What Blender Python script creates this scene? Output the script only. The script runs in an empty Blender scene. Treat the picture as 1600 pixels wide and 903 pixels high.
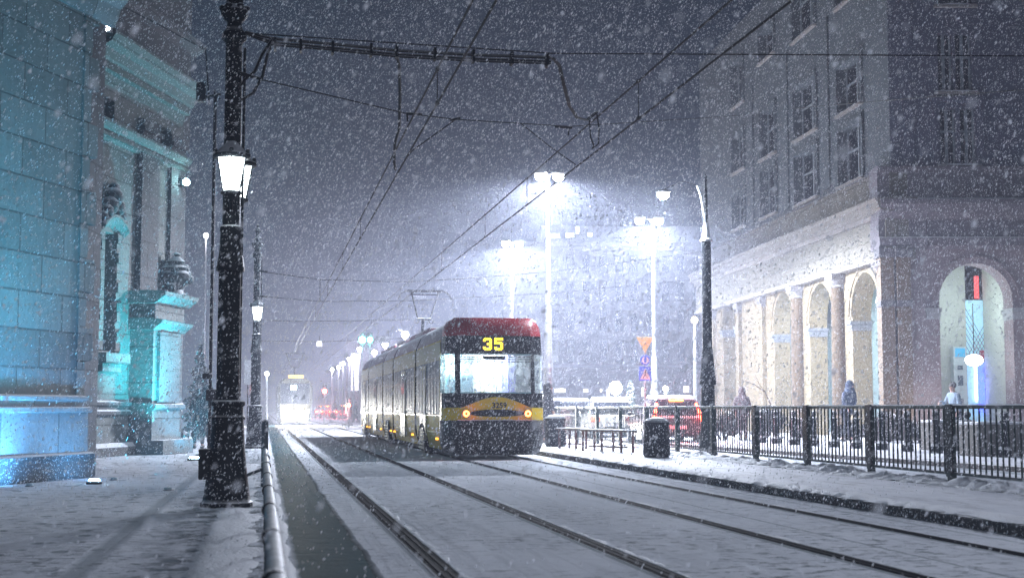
import bpy, bmesh, math, random
import numpy as np
from mathutils import Vector, Matrix
R = math.radians
random.seed(7); RNG = np.random.default_rng(11)
C = bpy.context.scene.collection

# ------------------------------------------------------------------ camera geometry
F = 2222.0; VPX, VPY = 411.0, 638.0; CX, CY = 800.0, 451.5; HC = 1.15
PITCH = math.atan((VPY-CY)/F); YAW = math.atan((CX-VPX)*math.cos(PITCH)/F)
sa, ca, sp, cp = math.sin(YAW), math.cos(YAW), math.sin(PITCH), math.cos(PITCH)
FWD = Vector((sa*cp, ca*cp, sp)); RIGHT = Vector((ca, -sa, 0)); UP = Vector((-sa*sp, -ca*sp, cp))
EYE = Vector((0, 0, HC))
def ray(px, py): return (FWD + RIGHT*((px-CX)/F) + UP*((CY-py)/F))
def G(px, py, z=0.0):
    r = ray(px, py); t = (z-HC)/r.z; return EYE + r*t
def hitX(px, X):                # Y of the vertical plane X=const under a pixel column (at horizon height)
    r = ray(px, VPY); return r.y*X/r.x
def atD(px, py, D):             # point at horizontal camera distance D
    r = ray(px, py); h = math.hypot(1, 0)
    f = r.x*sa + r.y*ca
    return EYE + r*(D/f)
def atX(px, py, X):
    r = ray(px, py); return EYE + r*(X/r.x)
def YD(X, D): return (D - sa*X)/ca

cam = bpy.data.cameras.new("camera"); camo = bpy.data.objects.new("camera", cam); C.objects.link(camo)
camo.location = EYE
camo.rotation_euler = Matrix((RIGHT, UP, -FWD)).transposed().to_euler()
cam.sensor_width = 36; cam.lens = 36*F/1600; cam.clip_start = .05; cam.clip_end = 2000
cam.dof.use_dof = True; cam.dof.focus_distance = 33; cam.dof.aperture_fstop = 2.8
bpy.context.scene.camera = camo

# ------------------------------------------------------------------ materials
def nt(name):
    m = bpy.data.materials.new(name); m.use_nodes = True; t = m.node_tree
    return m, t, t.nodes["Principled BSDF"]
def inp(t, sock, v):
    if hasattr(v, 'links') or isinstance(v, bpy.types.NodeSocket): t.links.new(v, sock)
    else: sock.default_value = v
def math_n(t, op, a, b=0.0, clamp=False):
    n = t.nodes.new('ShaderNodeMath'); n.operation = op; n.use_clamp = clamp
    inp(t, n.inputs[0], a); inp(t, n.inputs[1], b); return n.outputs[0]
def noise(t, vec, scale, detail=4, rough=.6):
    n = t.nodes.new('ShaderNodeTexNoise'); n.inputs['Scale'].default_value = scale
    n.inputs['Detail'].default_value = detail; n.inputs['Roughness'].default_value = rough
    if vec is not None: t.links.new(vec, n.inputs['Vector'])
    return n.outputs['Fac']
def ramp(t, fac, a, b, ca_=(0,0,0,1), cb=(1,1,1,1)):
    n = t.nodes.new('ShaderNodeValToRGB'); n.color_ramp.elements[0].position = a; n.color_ramp.elements[1].position = b
    n.color_ramp.elements[0].color = ca_; n.color_ramp.elements[1].color = cb
    t.links.new(fac, n.inputs[0]); return n.outputs[0]
def mixc(t, fac, a, b):
    n = t.nodes.new('ShaderNodeMix'); n.data_type = 'RGBA'
    inp(t, n.inputs[0], fac); inp(t, n.inputs[6], a); inp(t, n.inputs[7], b); return n.outputs[2]
def mapping(t, vec, scale=(1,1,1), rot=(0,0,0), loc=(0,0,0)):
    n = t.nodes.new('ShaderNodeMapping'); t.links.new(vec, n.inputs[0])
    n.inputs['Scale'].default_value = scale; n.inputs['Rotation'].default_value = rot; n.inputs['Location'].default_value = loc
    return n.outputs[0]
def objc(t): return t.nodes.new('ShaderNodeTexCoord').outputs['Object']
def bump(t, b, h, s=.5, d=.02):
    n = t.nodes.new('ShaderNodeBump'); n.inputs['Strength'].default_value = s; n.inputs['Distance'].default_value = d
    t.links.new(h, n.inputs['Height']); t.links.new(n.outputs[0], b.inputs['Normal']); return n
def c4(c): return (c[0], c[1], c[2], 1)
def up_frost(t, col, amount=.6, scale=9):
    """wind driven snow caught on upward facing facets"""
    g = t.nodes.new('ShaderNodeNewGeometry'); s = t.nodes.new('ShaderNodeSeparateXYZ'); t.links.new(g.outputs['Normal'], s.inputs[0])
    f = math_n(t, 'MULTIPLY', math_n(t, 'SUBTRACT', s.outputs[2], .35), 2.2, True)
    n = noise(t, objc(t), scale)
    f2 = math_n(t, 'MULTIPLY', f, math_n(t, 'ADD', n, amount, True), True)
    return mixc(t, f2, col, (.8, .82, .86, 1))
def mat(name, col, rough=.6, metal=0, var=.25, scale=6, frost=0, spec=.5, bmp=0, fleck=0):
    m, t, b = nt(name); o = objc(t); n = noise(t, o, scale)
    c = mixc(t, n, c4([x*(1-var) for x in col]), c4([min(1, x*(1+var)) for x in col]))
    if fleck:                                   # wet snow sticking in specks
        f = noise(t, o, 38, 2, .5); f = ramp(t, f, .66-fleck*.12, .70-fleck*.10)
        c = mixc(t, f, c, (.72, .75, .8, 1))
    if frost: c = up_frost(t, c, frost)
    t.links.new(c, b.inputs['Base Color'])
    b.inputs['Roughness'].default_value = rough; b.inputs['Metallic'].default_value = metal
    b.inputs['Specular IOR Level'].default_value = spec
    if bmp: bump(t, b, noise(t, o, scale*5), .6, bmp)
    return m
def emit(name, col, s):
    m, t, b = nt(name)
    b.inputs['Base Color'].default_value = c4(col); b.inputs['Emission Color'].default_value = c4(col)
    b.inputs['Emission Strength'].default_value = s; return m

def stone(name, col, yaw, bw=1.1, bh=.6, mortar=.016, var=.34, stain=.4, frost=.5):
    m, t, b = nt(name)
    o = mapping(t, objc(t), rot=(0, 0, -yaw))
    s = t.nodes.new('ShaderNodeSeparateXYZ'); t.links.new(o, s.inputs[0])
    cmb = t.nodes.new('ShaderNodeCombineXYZ'); t.links.new(s.outputs[0], cmb.inputs[0]); t.links.new(s.outputs[2], cmb.inputs[1])
    br = t.nodes.new('ShaderNodeTexBrick'); t.links.new(cmb.outputs[0], br.inputs['Vector'])
    br.inputs['Scale'].default_value = 1; br.inputs['Brick Width'].default_value = bw; br.inputs['Row Height'].default_value = bh
    br.inputs['Mortar Size'].default_value = mortar; br.inputs['Mortar Smooth'].default_value = .3
    br.inputs['Color1'].default_value = c4([x*(1-var) for x in col]); br.inputs['Color2'].default_value = c4([x*(1+var*.4) for x in col])
    br.inputs['Mortar'].default_value = c4([x*.35 for x in col])
    n1 = noise(t, objc(t), 1.3, 6, .65); n2 = noise(t, mapping(t, objc(t), scale=(5, 5, .5)), 2.0, 5, .7)
    dirt = math_n(t, 'MULTIPLY', ramp(t, n2, .45, .75), stain)
    c = mixc(t, dirt, br.outputs[0], c4([x*.4 for x in col]))
    c = mixc(t, math_n(t, 'MULTIPLY', ramp(t, n1, .35, .75), .35), c, c4([min(1, x*1.25) for x in col]))
    spk = ramp(t, noise(t, objc(t), 14, 3, .5), .66, .72)
    c = mixc(t, math_n(t, 'MULTIPLY', spk, .5), c, c4([x*.3 for x in col]))
    if frost: c = up_frost(t, c, frost)
    t.links.new(c, b.inputs['Base Color']); b.inputs['Roughness'].default_value = .85
    h = math_n(t, 'SUBTRACT', noise(t, objc(t), 9, 6), math_n(t, 'MULTIPLY', br.outputs['Fac'], 1.2))
    bump(t, b, h, .9, .03)
    return m

M = {}
M['iron'] = mat('cast_iron', (.005, .007, .010), .55, 0, spec=.12, frost=.1, scale=9, bmp=.003)
M['iron_fleck'] = mat('cast_iron_snow', (.004, .006, .009), .55, 0, spec=.12, frost=.15, scale=9, bmp=.004, fleck=.12)
M['fence'] = mat('fence_paint', (.012, .03, .028), .4, .2, frost=.4)
M['black'] = mat('black_gloss', (.006, .006, .009), .3, 0, spec=.3, fleck=.3)
M['rubber'] = mat('rubber', (.02, .02, .02), .8, fleck=.2)
M['wire'] = mat('wire', (.006, .006, .008), .7, 0, spec=.2)
M['cable'] = mat('cable_rubber', (.006, .006, .008), .7, spec=.2, frost=.1)
M['steel'] = mat('rail_steel', (.020, .020, .024), .8, 0, spec=.01, scale=3)
M['galv'] = mat('galvanised_steel', (.30, .31, .33), .5, .5, fleck=.15)
M['tube'] = mat('painted_tube', (.05, .065, .08), .6, .3, frost=.1, bmp=.002)
M['white'] = mat('white_panel', (.75, .76, .78), .5)
M['snow'] = mat('snow', (.80, .82, .87), .75, var=.06, scale=5, bmp=.05)
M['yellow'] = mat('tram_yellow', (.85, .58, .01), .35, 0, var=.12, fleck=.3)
M['yellow_shaded'] = mat('tram_yellow_shaded', (.50, .36, .03), .6, 0, var=.2, fleck=.15)  # tram yellow darkened to the tone of the shaded side
M['side_shaded'] = mat('tram_upper_panel', (.33, .30, .17), .4, 0, var=.15, fleck=.1)  # yellow paint too, greyed and darkened for the shaded side
M['red'] = mat('tram_red', (.34, .010, .02), .35, 0, frost=.0, fleck=.3)
M['roof'] = mat('tram_roof', (.20, .08, .10), .5, 0, frost=.55)
M['bellows'] = mat('bellows', (.006, .006, .007), .9, spec=.1)
M['windowd'] = mat('tram_window', (.15, .18, .24), .5, 0, var=.35, scale=2.5, spec=.3, fleck=.1)
M['shutter'] = mat('wheel_cover', (.30, .31, .28), .6, fleck=.3)
M['glassd'] = mat('dark_window_glass', (.012, .015, .02), .15, 0, spec=.8)
M['frame'] = mat('window_frame', (.22, .25, .27), .6)
M['bush'] = mat('shrub_leaves', (.030, .026, .022), .9, frost=.0, fleck=.2)
M['bushsnow'] = mat('shrub_snow', (.6, .62, .66), .9)
M['pine'] = mat('conifer_needles', (.05, .07, .06), .9, frost=.55)
M['bark'] = mat('bark', (.05, .04, .035), .9)
M['concrete'] = mat('concrete', (.16, .15, .14), .85, frost=.6, bmp=.01)
M['kerb'] = mat('kerb_stone', (.05, .05, .055), .8, frost=.35, bmp=.02, fleck=.5)
M['kerbred'] = mat('kerb_far', (.06, .045, .045), .8, frost=.3, fleck=.2)
M['skin'] = mat('skin', (.45, .28, .22), .6, var=.05)
M['redem'] = emit('tail_lamp_red', (1, .04, .015), 60)
M['ringem'] = emit('tail_ring', (1, .30, .04), 22)
M['ledem'] = emit('led_amber', (1, .62, .02), 6.5)
M['lampw'] = emit('lamp_white', (.95, .97, 1), 60)
M['lantern'] = emit('lantern_glass', (.86, .98, 1), 14)
M['lantern_far'] = emit('lantern_glass_far', (.90, .98, 1), 10)
M['amber'] = emit('marker_amber', (1, .42, .03), 5)
M['head'] = emit('headlamp', (1, .97, .9), 1500)
M['winlit'] = emit('lit_window', (.85, .9, 1), 2.2)
M['winwarm'] = emit('lit_window_warm', (1, .95, .85), 2.5)

# ground: snow over asphalt with rail slots, wheel tracks and footprints
def ground_mat():
    m, t, b = nt('snowy_street'); o = objc(t)
    s = t.nodes.new('ShaderNodeSeparateXYZ'); t.links.new(o, s.inputs[0]); X, Y = s.outputs[0], s.outputs[1]
    wob = math_n(t, 'MULTIPLY', math_n(t, 'SUBTRACT', noise(t, o, 5, 5, .7), .5), .10)
    wob2 = math_n(t, 'MULTIPLY', math_n(t, 'SUBTRACT', noise(t, mapping(t, o, scale=(1, .35, 1)), 1.6, 5, .7), .5), .16)
    Xw = math_n(t, 'ADD', X, wob); Xv = math_n(t, 'ADD', X, wob2)
    def band(x, c, half, soft, level=1.0):
        d = math_n(t, 'ABSOLUTE', math_n(t, 'SUBTRACT', x, c))
        f = math_n(t, 'DIVIDE', math_n(t, 'SUBTRACT', half+soft, d), soft, True)
        return math_n(t, 'MULTIPLY', f, level) if level != 1 else f
    masks = []; rail_masks = []
    Xr = math_n(t, 'ADD', X, math_n(t, 'MULTIPLY', wob, .35))
    for c in RAILS:
        rail_masks.append(band(Xr, c, .07, .025)); masks.append(rail_masks[-1]); masks.append(band(Xr, c-.115, .012, .018, .55))
    masks.append(band(math_n(t, 'ADD', X, math_n(t, 'MULTIPLY', wob2, .9)), .53, .25, .05))
    masks.append(band(Xw, 5.06, .006, .02, .5)); masks.append(band(Xw, 6.42, .01, .05, .35))
    # wheel tracks on the far carriageway
    for c in (10.6, 11.9, 13.2, 14.3): masks.append(band(Xv, c, .10, .16, .5))
    # a swept line across the left pavement
    p, q = G(118, 893), G(312, 737); d = (q-p).normalized(); nx, ny = d.y, -d.x
    L = math_n(t, 'ADD', math_n(t, 'MULTIPLY', X, nx), math_n(t, 'MULTIPLY', Y, ny)); L0 = p.x*nx + p.y*ny
    masks.append(math_n(t, 'MULTIPLY', band(math_n(t, 'ADD', L, math_n(t, 'MULTIPLY', wob, .4)), L0, .045, .08, .42), math_n(t, 'LESS_THAN', X, -.5)))
    # crossing scuffs: small bare flecks, longer across the street
    f1 = ramp(t, noise(t, mapping(t, o, scale=(.8, 1.3, 1)), 6.5, 5, .72), .54, .62)
    f2 = noise(t, o, .35, 3, .5)
    masks.append(math_n(t, 'MULTIPLY', math_n(t, 'MULTIPLY', f1, ramp(t, f2, .36, .58)), .75))
    lg = ramp(t, noise(t, mapping(t, o, scale=(7, .22, 1)), 1.4, 6, .7), .50, .68)
    masks.append(math_n(t, 'MULTIPLY', math_n(t, 'MULTIPLY', lg, math_n(t, 'GREATER_THAN', X, .9)), .18))
    vo = t.nodes.new('ShaderNodeTexVoronoi'); vo.inputs['Scale'].default_value = 1; t.links.new(mapping(t, o, scale=(3.6, 2.1, 1)), vo.inputs['Vector'])
    fp = math_n(t, 'MULTIPLY', ramp(t, vo.outputs['Distance'], .20, .30, (1,1,1,1), (0,0,0,1)), ramp(t, noise(t, o, .8, 3, .5), .42, .52))
    masks.append(math_n(t, 'MULTIPLY', math_n(t, 'MULTIPLY', fp, math_n(t, 'LESS_THAN', X, .0)), .55))
    # trodden slush on the left pavement near the posts
    lft = math_n(t, 'LESS_THAN', X, .2)
    f3 = ramp(t, noise(t, mapping(t, o, scale=(1, .8, 1)), 3.4, 7, .72), .50, .60)
    near = band(Xv, -.25, .35, .4)
    masks.append(math_n(t, 'MULTIPLY', math_n(t, 'MULTIPLY', math_n(t, 'MULTIPLY', f3, lft), math_n(t, 'ADD', math_n(t,'MULTIPLY',near,.6), .16)), 1.0))
    masks.append(math_n(t, 'MULTIPLY', band(Xv, .10, .02, .07, .35), lft))
    cur = masks[0]
    for k in masks[1:]: cur = math_n(t, 'MAXIMUM', cur, k)
    n = noise(t, o, 1.1, 5, .6)
    snow = mixc(t, n, (.68, .71, .78, 1), (.88, .90, .95, 1))
    lay = ramp(t, noise(t, mapping(t, o, scale=(1, .5, 1)), .5, 4, .6), .35, .7)
    snow = mixc(t, math_n(t, 'MULTIPLY', lay, .22), snow, (.42, .46, .52, 1))
    asph = mixc(t, noise(t, o, 22, 4, .7), (.020, .055, .070, 1), (.050, .110, .130, 1))
    rm = rail_masks[0]
    for k in rail_masks[1:]: rm = math_n(t, 'MAXIMUM', rm, k)
    asph = mixc(t, rm, asph, (.006, .007, .010, 1))
    t.links.new(mixc(t, cur, snow, asph), b.inputs['Base Color'])
    t.links.new(math_n(t, 'SUBTRACT', .85, math_n(t, 'MULTIPLY', cur, .25)), b.inputs['Roughness']); b.inputs['IOR'].default_value = 1.02
    h = math_n(t, 'SUBTRACT', math_n(t, 'ADD', noise(t, o, 4, 8, .65), math_n(t, 'MULTIPLY', noise(t, mapping(t, o, scale=(.6, 2.5, 1)), 2.5, 6, .6), .8)), math_n(t, 'MULTIPLY', cur, .9))
    bump(t, b, h, 1.0, .05)
    return m
RAILS = (1.28, 2.79, 4.45, 5.93)
M['ground'] = ground_mat()
def pave_mat():
    m, t, b = nt('snowy_pavement'); o = objc(t)
    f = ramp(t, noise(t, mapping(t, o, scale=(2.6, .5, 1)), 1.7, 8, .75), .52, .66)
    c = mixc(t, noise(t, o, 1.5, 5), (.52, .54, .61, 1), (.80, .82, .88, 1))
    c = mixc(t, math_n(t, 'MULTIPLY', f, .55), c, (.10, .11, .12, 1))
    t.links.new(c, b.inputs['Base Color']); b.inputs['Roughness'].default_value = .75
    bump(t, b, noise(t, o, 5, 8, .65), .9, .04); return m
M['pave'] = pave_mat()

# ------------------------------------------------------------------ mesh helpers
class MB:
    def __init__(s): s.v = []; s.f = []; s.o = Vector((0,0,0))
    def add(s, vs, fs):
        k = len(s.v); s.v += [tuple(v) for v in vs]; s.f += [tuple(i+k for i in f) for f in fs]; return s
    def hexa(s, p): return s.add(p, [(0,1,2,3),(7,6,5,4),(0,4,5,1),(1,5,6,2),(2,6,7,3),(3,7,4,0)])
    def box(s, x0, x1, y0, y1, z0, z1):
        return s.hexa([(x0,y0,z0),(x0,y1,z0),(x1,y1,z0),(x1,y0,z0),(x0,y0,z1),(x0,y1,z1),(x1,y1,z1),(x1,y0,z1)])
    def rod(s, a, b, r0, r1=None, n=8, cap=True):
        a, b = Vector(a), Vector(b); r1 = r0 if r1 is None else r1
        d = (b-a).normalized(); u = d.cross(Vector((0,0,1)) if abs(d.z) < .9 else Vector((1,0,0))).normalized(); w = d.cross(u)
        vs = []
        for c, r in ((a, r0), (b, r1)):
            for i in range(n):
                t = 2*math.pi*i/n; vs.append(c+u*(r*math.cos(t))+w*(r*math.sin(t)))
        fs = [(i, (i+1) % n, n+(i+1) % n, n+i) for i in range(n)]
        if cap: fs += [tuple(range(n-1, -1, -1)), tuple(range(n, 2*n))]
        return s.add(vs, fs)
    def tube(s, pts, r, n=6):
        pts = [Vector(p) for p in pts]; rs = r if isinstance(r, (list, tuple)) else [r]*len(pts); rings = []; vs = []
        pu = None
        for i, p in enumerate(pts):
            d = (pts[min(i+1, len(pts)-1)]-pts[max(i-1, 0)]).normalized()
            if pu is None: u = d.cross(Vector((0,0,1)) if abs(d.z) < .9 else Vector((1,0,0))).normalized()
            else: u = (pu-d*pu.dot(d)).normalized()
            pu = u; w = d.cross(u)
            for k in range(n):
                t = 2*math.pi*k/n; vs.append(p+u*(rs[i]*math.cos(t))+w*(rs[i]*math.sin(t)))
        fs = []
        for i in range(len(pts)-1):
            for k in range(n): fs.append((i*n+k, i*n+(k+1) % n, (i+1)*n+(k+1) % n, (i+1)*n+k))
        fs += [tuple(range(n-1, -1, -1)), tuple(range((len(pts)-1)*n, len(pts)*n))]
        return s.add(vs, fs)
    def lathe(s, prof, c=(0,0,0), n=16, flute=0):
        vs = []; c = Vector(c)
        for r, z in prof:
            for k in range(n):
                t = 2*math.pi*(k+.5)/n; rr = r*(1-flute*(k % 2)); vs.append((c.x+rr*math.cos(t), c.y+rr*math.sin(t), c.z+z))
        fs = []
        for i in range(len(prof)-1):
            for k in range(n): fs.append((i*n+k, i*n+(k+1) % n, (i+1)*n+(k+1) % n, (i+1)*n+k))
        fs += [tuple(range(n-1, -1, -1)), tuple(range((len(prof)-1)*n, len(prof)*n))]
        return s.add(vs, fs)
    def sphere(s, c, rx, ry=None, rz=None, n=10, m=7):
        ry = ry or rx; rz = rz or rx
        vs = []; fs = []
        for i in range(m+1):
            a = math.pi*i/m
            for k in range(n):
                t = 2*math.pi*k/n; vs.append((c[0]+rx*math.sin(a)*math.cos(t), c[1]+ry*math.sin(a)*math.sin(t), c[2]-rz*math.cos(a)))
        for i in range(m):
            for k in range(n): fs.append((i*n+k, i*n+(k+1) % n, (i+1)*n+(k+1) % n, (i+1)*n+k))
        return s.add(vs, fs)
    def loft(s, rings, close=True, caps=True):
        n = len(rings[0]); vs = [p for r in rings for p in r]; fs = []
        for i in range(len(rings)-1):
            for k in range(n if close else n-1):
                fs.append((i*n+k, i*n+(k+1) % n, (i+1)*n+(k+1) % n, (i+1)*n+k))
        if caps: fs += [tuple(range(n-1, -1, -1)), tuple(range((len(rings)-1)*n, len(rings)*n))]
        return s.add(vs, fs)
    def build(s, name, m, parent=None, smooth=False, bevel=0, loc=None, weld=True):
        me = bpy.data.meshes.new(name); me.from_pydata(s.v, [], s.f); me.update()
        bm = bmesh.new(); bm.from_mesh(me)
        if weld: bmesh.ops.remove_doubles(bm, verts=bm.verts, dist=1e-5)
        bmesh.ops.recalc_face_normals(bm, faces=bm.faces); bm.to_mesh(me); bm.free()
        me.materials.append(m)
        o = bpy.data.objects.new(name, me); C.objects.link(o)
        if smooth:
            for p in me.polygons: p.use_smooth = True
            md = o.modifiers.new('es', 'EDGE_SPLIT'); md.split_angle = R(40)
        if bevel:
            md = o.modifiers.new('bv', 'BEVEL'); md.width = bevel; md.segments = 2; md.limit_method = 'ANGLE'
        if parent: o.parent = parent
        if loc is not None: o.location = loc
        return o
def tag(o, label, cat, group=None, kind=None):
    if label: o['label'] = label
    if cat: o['category'] = cat
    if group: o['group'] = group
    if kind: o['kind'] = kind
    return o
def thing(name, label, cat, loc=(0,0,0), rz=0, group=None):
    o = bpy.data.objects.new(name, None); C.objects.link(o); o.location = loc; o.rotation_euler = (0, 0, rz)
    o.empty_display_size = .1
    return tag(o, label, cat, group)
def struct(o): o['kind'] = 'structure'; return o
def copy_tree(o, loc=None, rz=None, label=None, parent=None):
    c = o.copy(); C.objects.link(c)
    if parent: c.parent = parent
    for ch in list(o.children): copy_tree(ch, parent=c)
    if loc is not None: c.location = loc
    if rz is not None: c.rotation_euler = (0, 0, rz)
    if label: c['label'] = label
    return c
def light(kind, loc, energy, col=(1,1,1), size=.1, parent=None, aim=None, spot=90, blend=.6, name='lamp_light'):
    l = bpy.data.lights.new(name, kind); l.energy = energy; l.color = col
    o = bpy.data.objects.new(name, l); C.objects.link(o)
    if kind == 'AREA': l.size = size
    else: l.shadow_soft_size = size
    if kind == 'SPOT': l.spot_size = R(spot); l.spot_blend = blend
    if parent: o.parent = parent
    o.location = loc
    if aim is not None: o.rotation_euler = (Vector(aim)-Vector(loc)).to_track_quat('-Z', 'Y').to_euler()
    return o
def text_mesh(name, s, size, m, parent, loc, rot, depth=.006, align='CENTER', font_shear=0, bold=0, sx=1):
    cu = bpy.data.curves.new(name, 'FONT'); cu.body = s; cu.size = size; cu.align_x = align; cu.align_y = 'CENTER'
    cu.extrude = depth; cu.offset = bold; cu.shear = font_shear
    tmp = bpy.data.objects.new(name, cu); C.objects.link(tmp)
    bpy.context.view_layer.update()
    me = bpy.data.meshes.new_from_object(tmp.evaluated_get(bpy.context.evaluated_depsgraph_get()))
    bpy.data.objects.remove(tmp); me.materials.clear(); me.materials.append(m)
    o = bpy.data.objects.new(name, me); C.objects.link(o); o.parent = parent; o.location = loc; o.rotation_euler = rot; o.scale = (sx, 1, 1)
    return o

# facades: u along the wall, w outward, z up; verts relative to the origin
class Fac:
    def __init__(s, O, yaw, out):
        s.O = Vector((O[0], O[1], 0)); s.d = Vector((math.sin(yaw), math.cos(yaw), 0)); s.n = Vector(out).normalized(); s.yaw = yaw
        s.matyaw = math.pi/2 - yaw
    def hit(s, px, py, w=0):
        r = ray(px, py); o = s.O + s.n*w
        t = (o-EYE).dot(s.n)/r.dot(s.n); p = EYE + r*t
        return (p-o).dot(s.d), p.z
    def u(s, px, w=0): return s.hit(px, 600, w)[0]
    def P(s, u, z, w=0): v = s.d*u + s.n*w; return (v.x, v.y, z)
    def box(s, mb, u0, u1, z0, z1, w0, w1):
        mb.hexa([s.P(u0,z0,w0), s.P(u0,z0,w1), s.P(u1,z0,w1), s.P(u1,z0,w0), s.P(u0,z1,w0), s.P(u0,z1,w1), s.P(u1,z1,w1), s.P(u1,z1,w0)])
    def wall(s, mb, u0, u1, z0, z1, w0, w1, holes):
        us = sorted(set([u0, u1] + [h[i] for h in holes for i in (0, 1) if u0 < h[i] < u1]))
        for a, b in zip(us, us[1:]):
            m_ = (a+b)/2; hs = sorted([(h[2], h[3]) for h in holes if h[0] < m_ < h[1]]); z = z0
            for h0, h1 in hs:
                if h0 > z: s.box(mb, a, b, z, h0, w0, w1)
                z = h1
            if z < z1: s.box(mb, a, b, z, z1, w0, w1)
    def arch_fill(s, mb, u0, u1, zs, zt, w0, w1, n=14):
        """the spandrel over a round arch: opening u0..u1 springing at zs, filled up to zt"""
        c = (u0+u1)/2; r = (u1-u0)/2; pr = None
        for i in range(n+1):
            a = math.pi*i/n; uu = c - r*math.cos(a); z = zs + r*math.sin(a)
            if pr:
                mb.hexa([s.P(pr[0],pr[1],w0), s.P(pr[0],pr[1],w1), s.P(uu,z,w1), s.P(uu,z,w0), s.P(pr[0],zt,w0), s.P(pr[0],zt,w1), s.P(uu,zt,w1), s.P(uu,zt,w0)])
            pr = (uu, z)
    def arch_ring(s, mb, u0, u1, zs, t, w0, w1, n=16):
        c = (u0+u1)/2; r = (u1-u0)/2; rings = []
        for i in range(n+1):
            a = math.pi*i/n; co, si = math.cos(a), math.sin(a)
            rings.append([s.P(c-r*co, zs+r*si, w0), s.P(c-r*co, zs+r*si, w1), s.P(c-(r+t)*co, zs+(r+t)*si, w1), s.P(c-(r+t)*co, zs+(r+t)*si, w0)])
        mb.loft(rings)
    def profile(s, mb, u0, u1, pts, w_in=-.05):
        """moulding: pts = [(w, z)...] from bottom to top"""
        ring = [(w_in, pts[0][1])] + pts + [(w_in, pts[-1][1])]
        mb.loft([[s.P(uu, z, w) for w, z in ring] for uu in (u0, u1)])

# ------------------------------------------------------------------ setting: ground
gm = MB(); gm.add([(-140,-35,0),(240,-35,0),(240,380,0),(-140,380,0)], [(0,1,2,3)])
struct(gm.build('ground', M['ground']))

# rails: two steel strips each with a groove between
for c in RAILS:
    mb = MB(); mb.box(c-.045, c-.012, -20, 170, -.01, .006); mb.box(c+.022, c+.048, -20, 170, -.01, .005)
    struct(mb.build('tram_rail_track', M['steel']))

# tram stop platform
PZ = .14
def jag_strip(name, X0, X1, Y0, Y1, z, m, n=400, amp=.05, hgt=.0, seed=1, cross=6, taper=True):
    """a strip of lying snow with an uneven edge and surface"""
    rg = np.random.default_rng(seed); k = np.convolve(rg.normal(size=n+40), np.ones(3)/2, 'same')[:n+1]; k2 = np.convolve(rg.normal(size=n+40), np.ones(5)/2.5, 'same')[:n+1]
    rows = []
    for i in range(n+1):
        y = Y0+(Y1-Y0)*i/n; a = X0+amp*k[i]; b = X1+amp*k2[i]; row = []
        for j in range(cross+1):
            f = j/cross; hh = hgt*math.sin(math.pi*f)*(.55+.45*rg.random()+.25*k2[i]) if hgt else 0
            if taper and j in (0, cross): hh = -.012
            row.append((a+(b-a)*f+(rg.random()-.5)*amp*.3, y+(rg.random()-.5)*.02, z+max(hh, -.012)))
        rows.append(row)
    mb = MB(); w = cross+1
    mb.add([p for r_ in rows for p in r_], [(i*w+j, i*w+j+1, (i+1)*w+j+1, (i+1)*w+j) for i in range(n) for j in range(cross)])
    o = mb.build(name, m, smooth=False, weld=False)
    for p in o.data.polygons: p.use_smooth = True
    return o
for k_r, c in enumerate(RAILS):
    tag(jag_strip('snow_ridge', c+.085, c+.16, 7, 42, -.006, M['snow'], 700, .012, .010, 40+k_r, cross=4), 'crumbly snow pushed up along the %s rail from the handrail' % ('first','second','third','fourth')[k_r], 'snow', kind='stuff')
PX0 = 6.72; PX1 = 9.75
mb = MB(); mb.box(PX0, PX1, -20, 66, -.1, PZ-.03); struct(mb.build('platform_kerb', M['kerb'], bevel=.02))
mb = MB(); mb.box(PX0+.10, PX1-.02, -20, 65.9, PZ-.028, PZ); struct(mb.build('platform_pavement', M['pave'], bevel=.02))
tag(jag_strip('snow_lip', PX0-.02, PX0+.30, 4, 64, PZ-.012, M['snow'], 900, .045, .03, 5), 'ragged lip of snow along the dark platform edge', 'snow', kind='stuff')
tag(jag_strip('snow_bank', 8.86, 9.26, 10, 40, PZ-.01, M['snow'], 520, .09, .10, 8), 'low ridge of shovelled snow along the fence foot', 'snow', kind='stuff')
tag(jag_strip('slush_ridge', 8.70, 8.84, 10, 38, PZ-.008, M['kerb'], 520, .07, .035, 9), 'dark ragged slush beside the snow ridge at the fence', 'slush', kind='stuff')
tag(jag_strip('snow_bank', .03, .25, 6, 46, -.004, M['snow'], 300, .014, .04, 12), 'narrow ridge of snow between the handrail and bare asphalt', 'snow', kind='stuff')
tag(jag_strip('snow_bank', -.55, -.04, 6, 30, -.006, M['snow'], 260, .05, .035, 17, cross=9), 'trodden lumpy snow on the pavement beside the handrail', 'snow', kind='stuff')
# far pavement with its kerb
ka, kb = G(1150, 699, .1), G(1594, 729, .1); kd = (kb-ka).normalized()
kfar, knear = ka-kd*45, kb+kd*60
mb = MB()
def strip_quad(mb, a, b, off0, off1, z0, z1):
    nrm = Vector((kd.y, -kd.x, 0)); nrm = -nrm if nrm.x < 0 else nrm
    p = [a+nrm*off0, a+nrm*off1, b+nrm*off1, b+nrm*off0]
    mb.hexa([(q.x, q.y, z0) for q in p]+[(q.x, q.y, z1) for q in p])
strip_quad(mb, kfar, knear, 0, .22, -.1, .10); struct(mb.build('far_kerb', M['kerbred'], bevel=.015))
mb = MB(); strip_quad(mb, kfar, knear, .222, 14, -.1, .112); struct(mb.build('far_pavement', M['pave'], bevel=.01))

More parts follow.
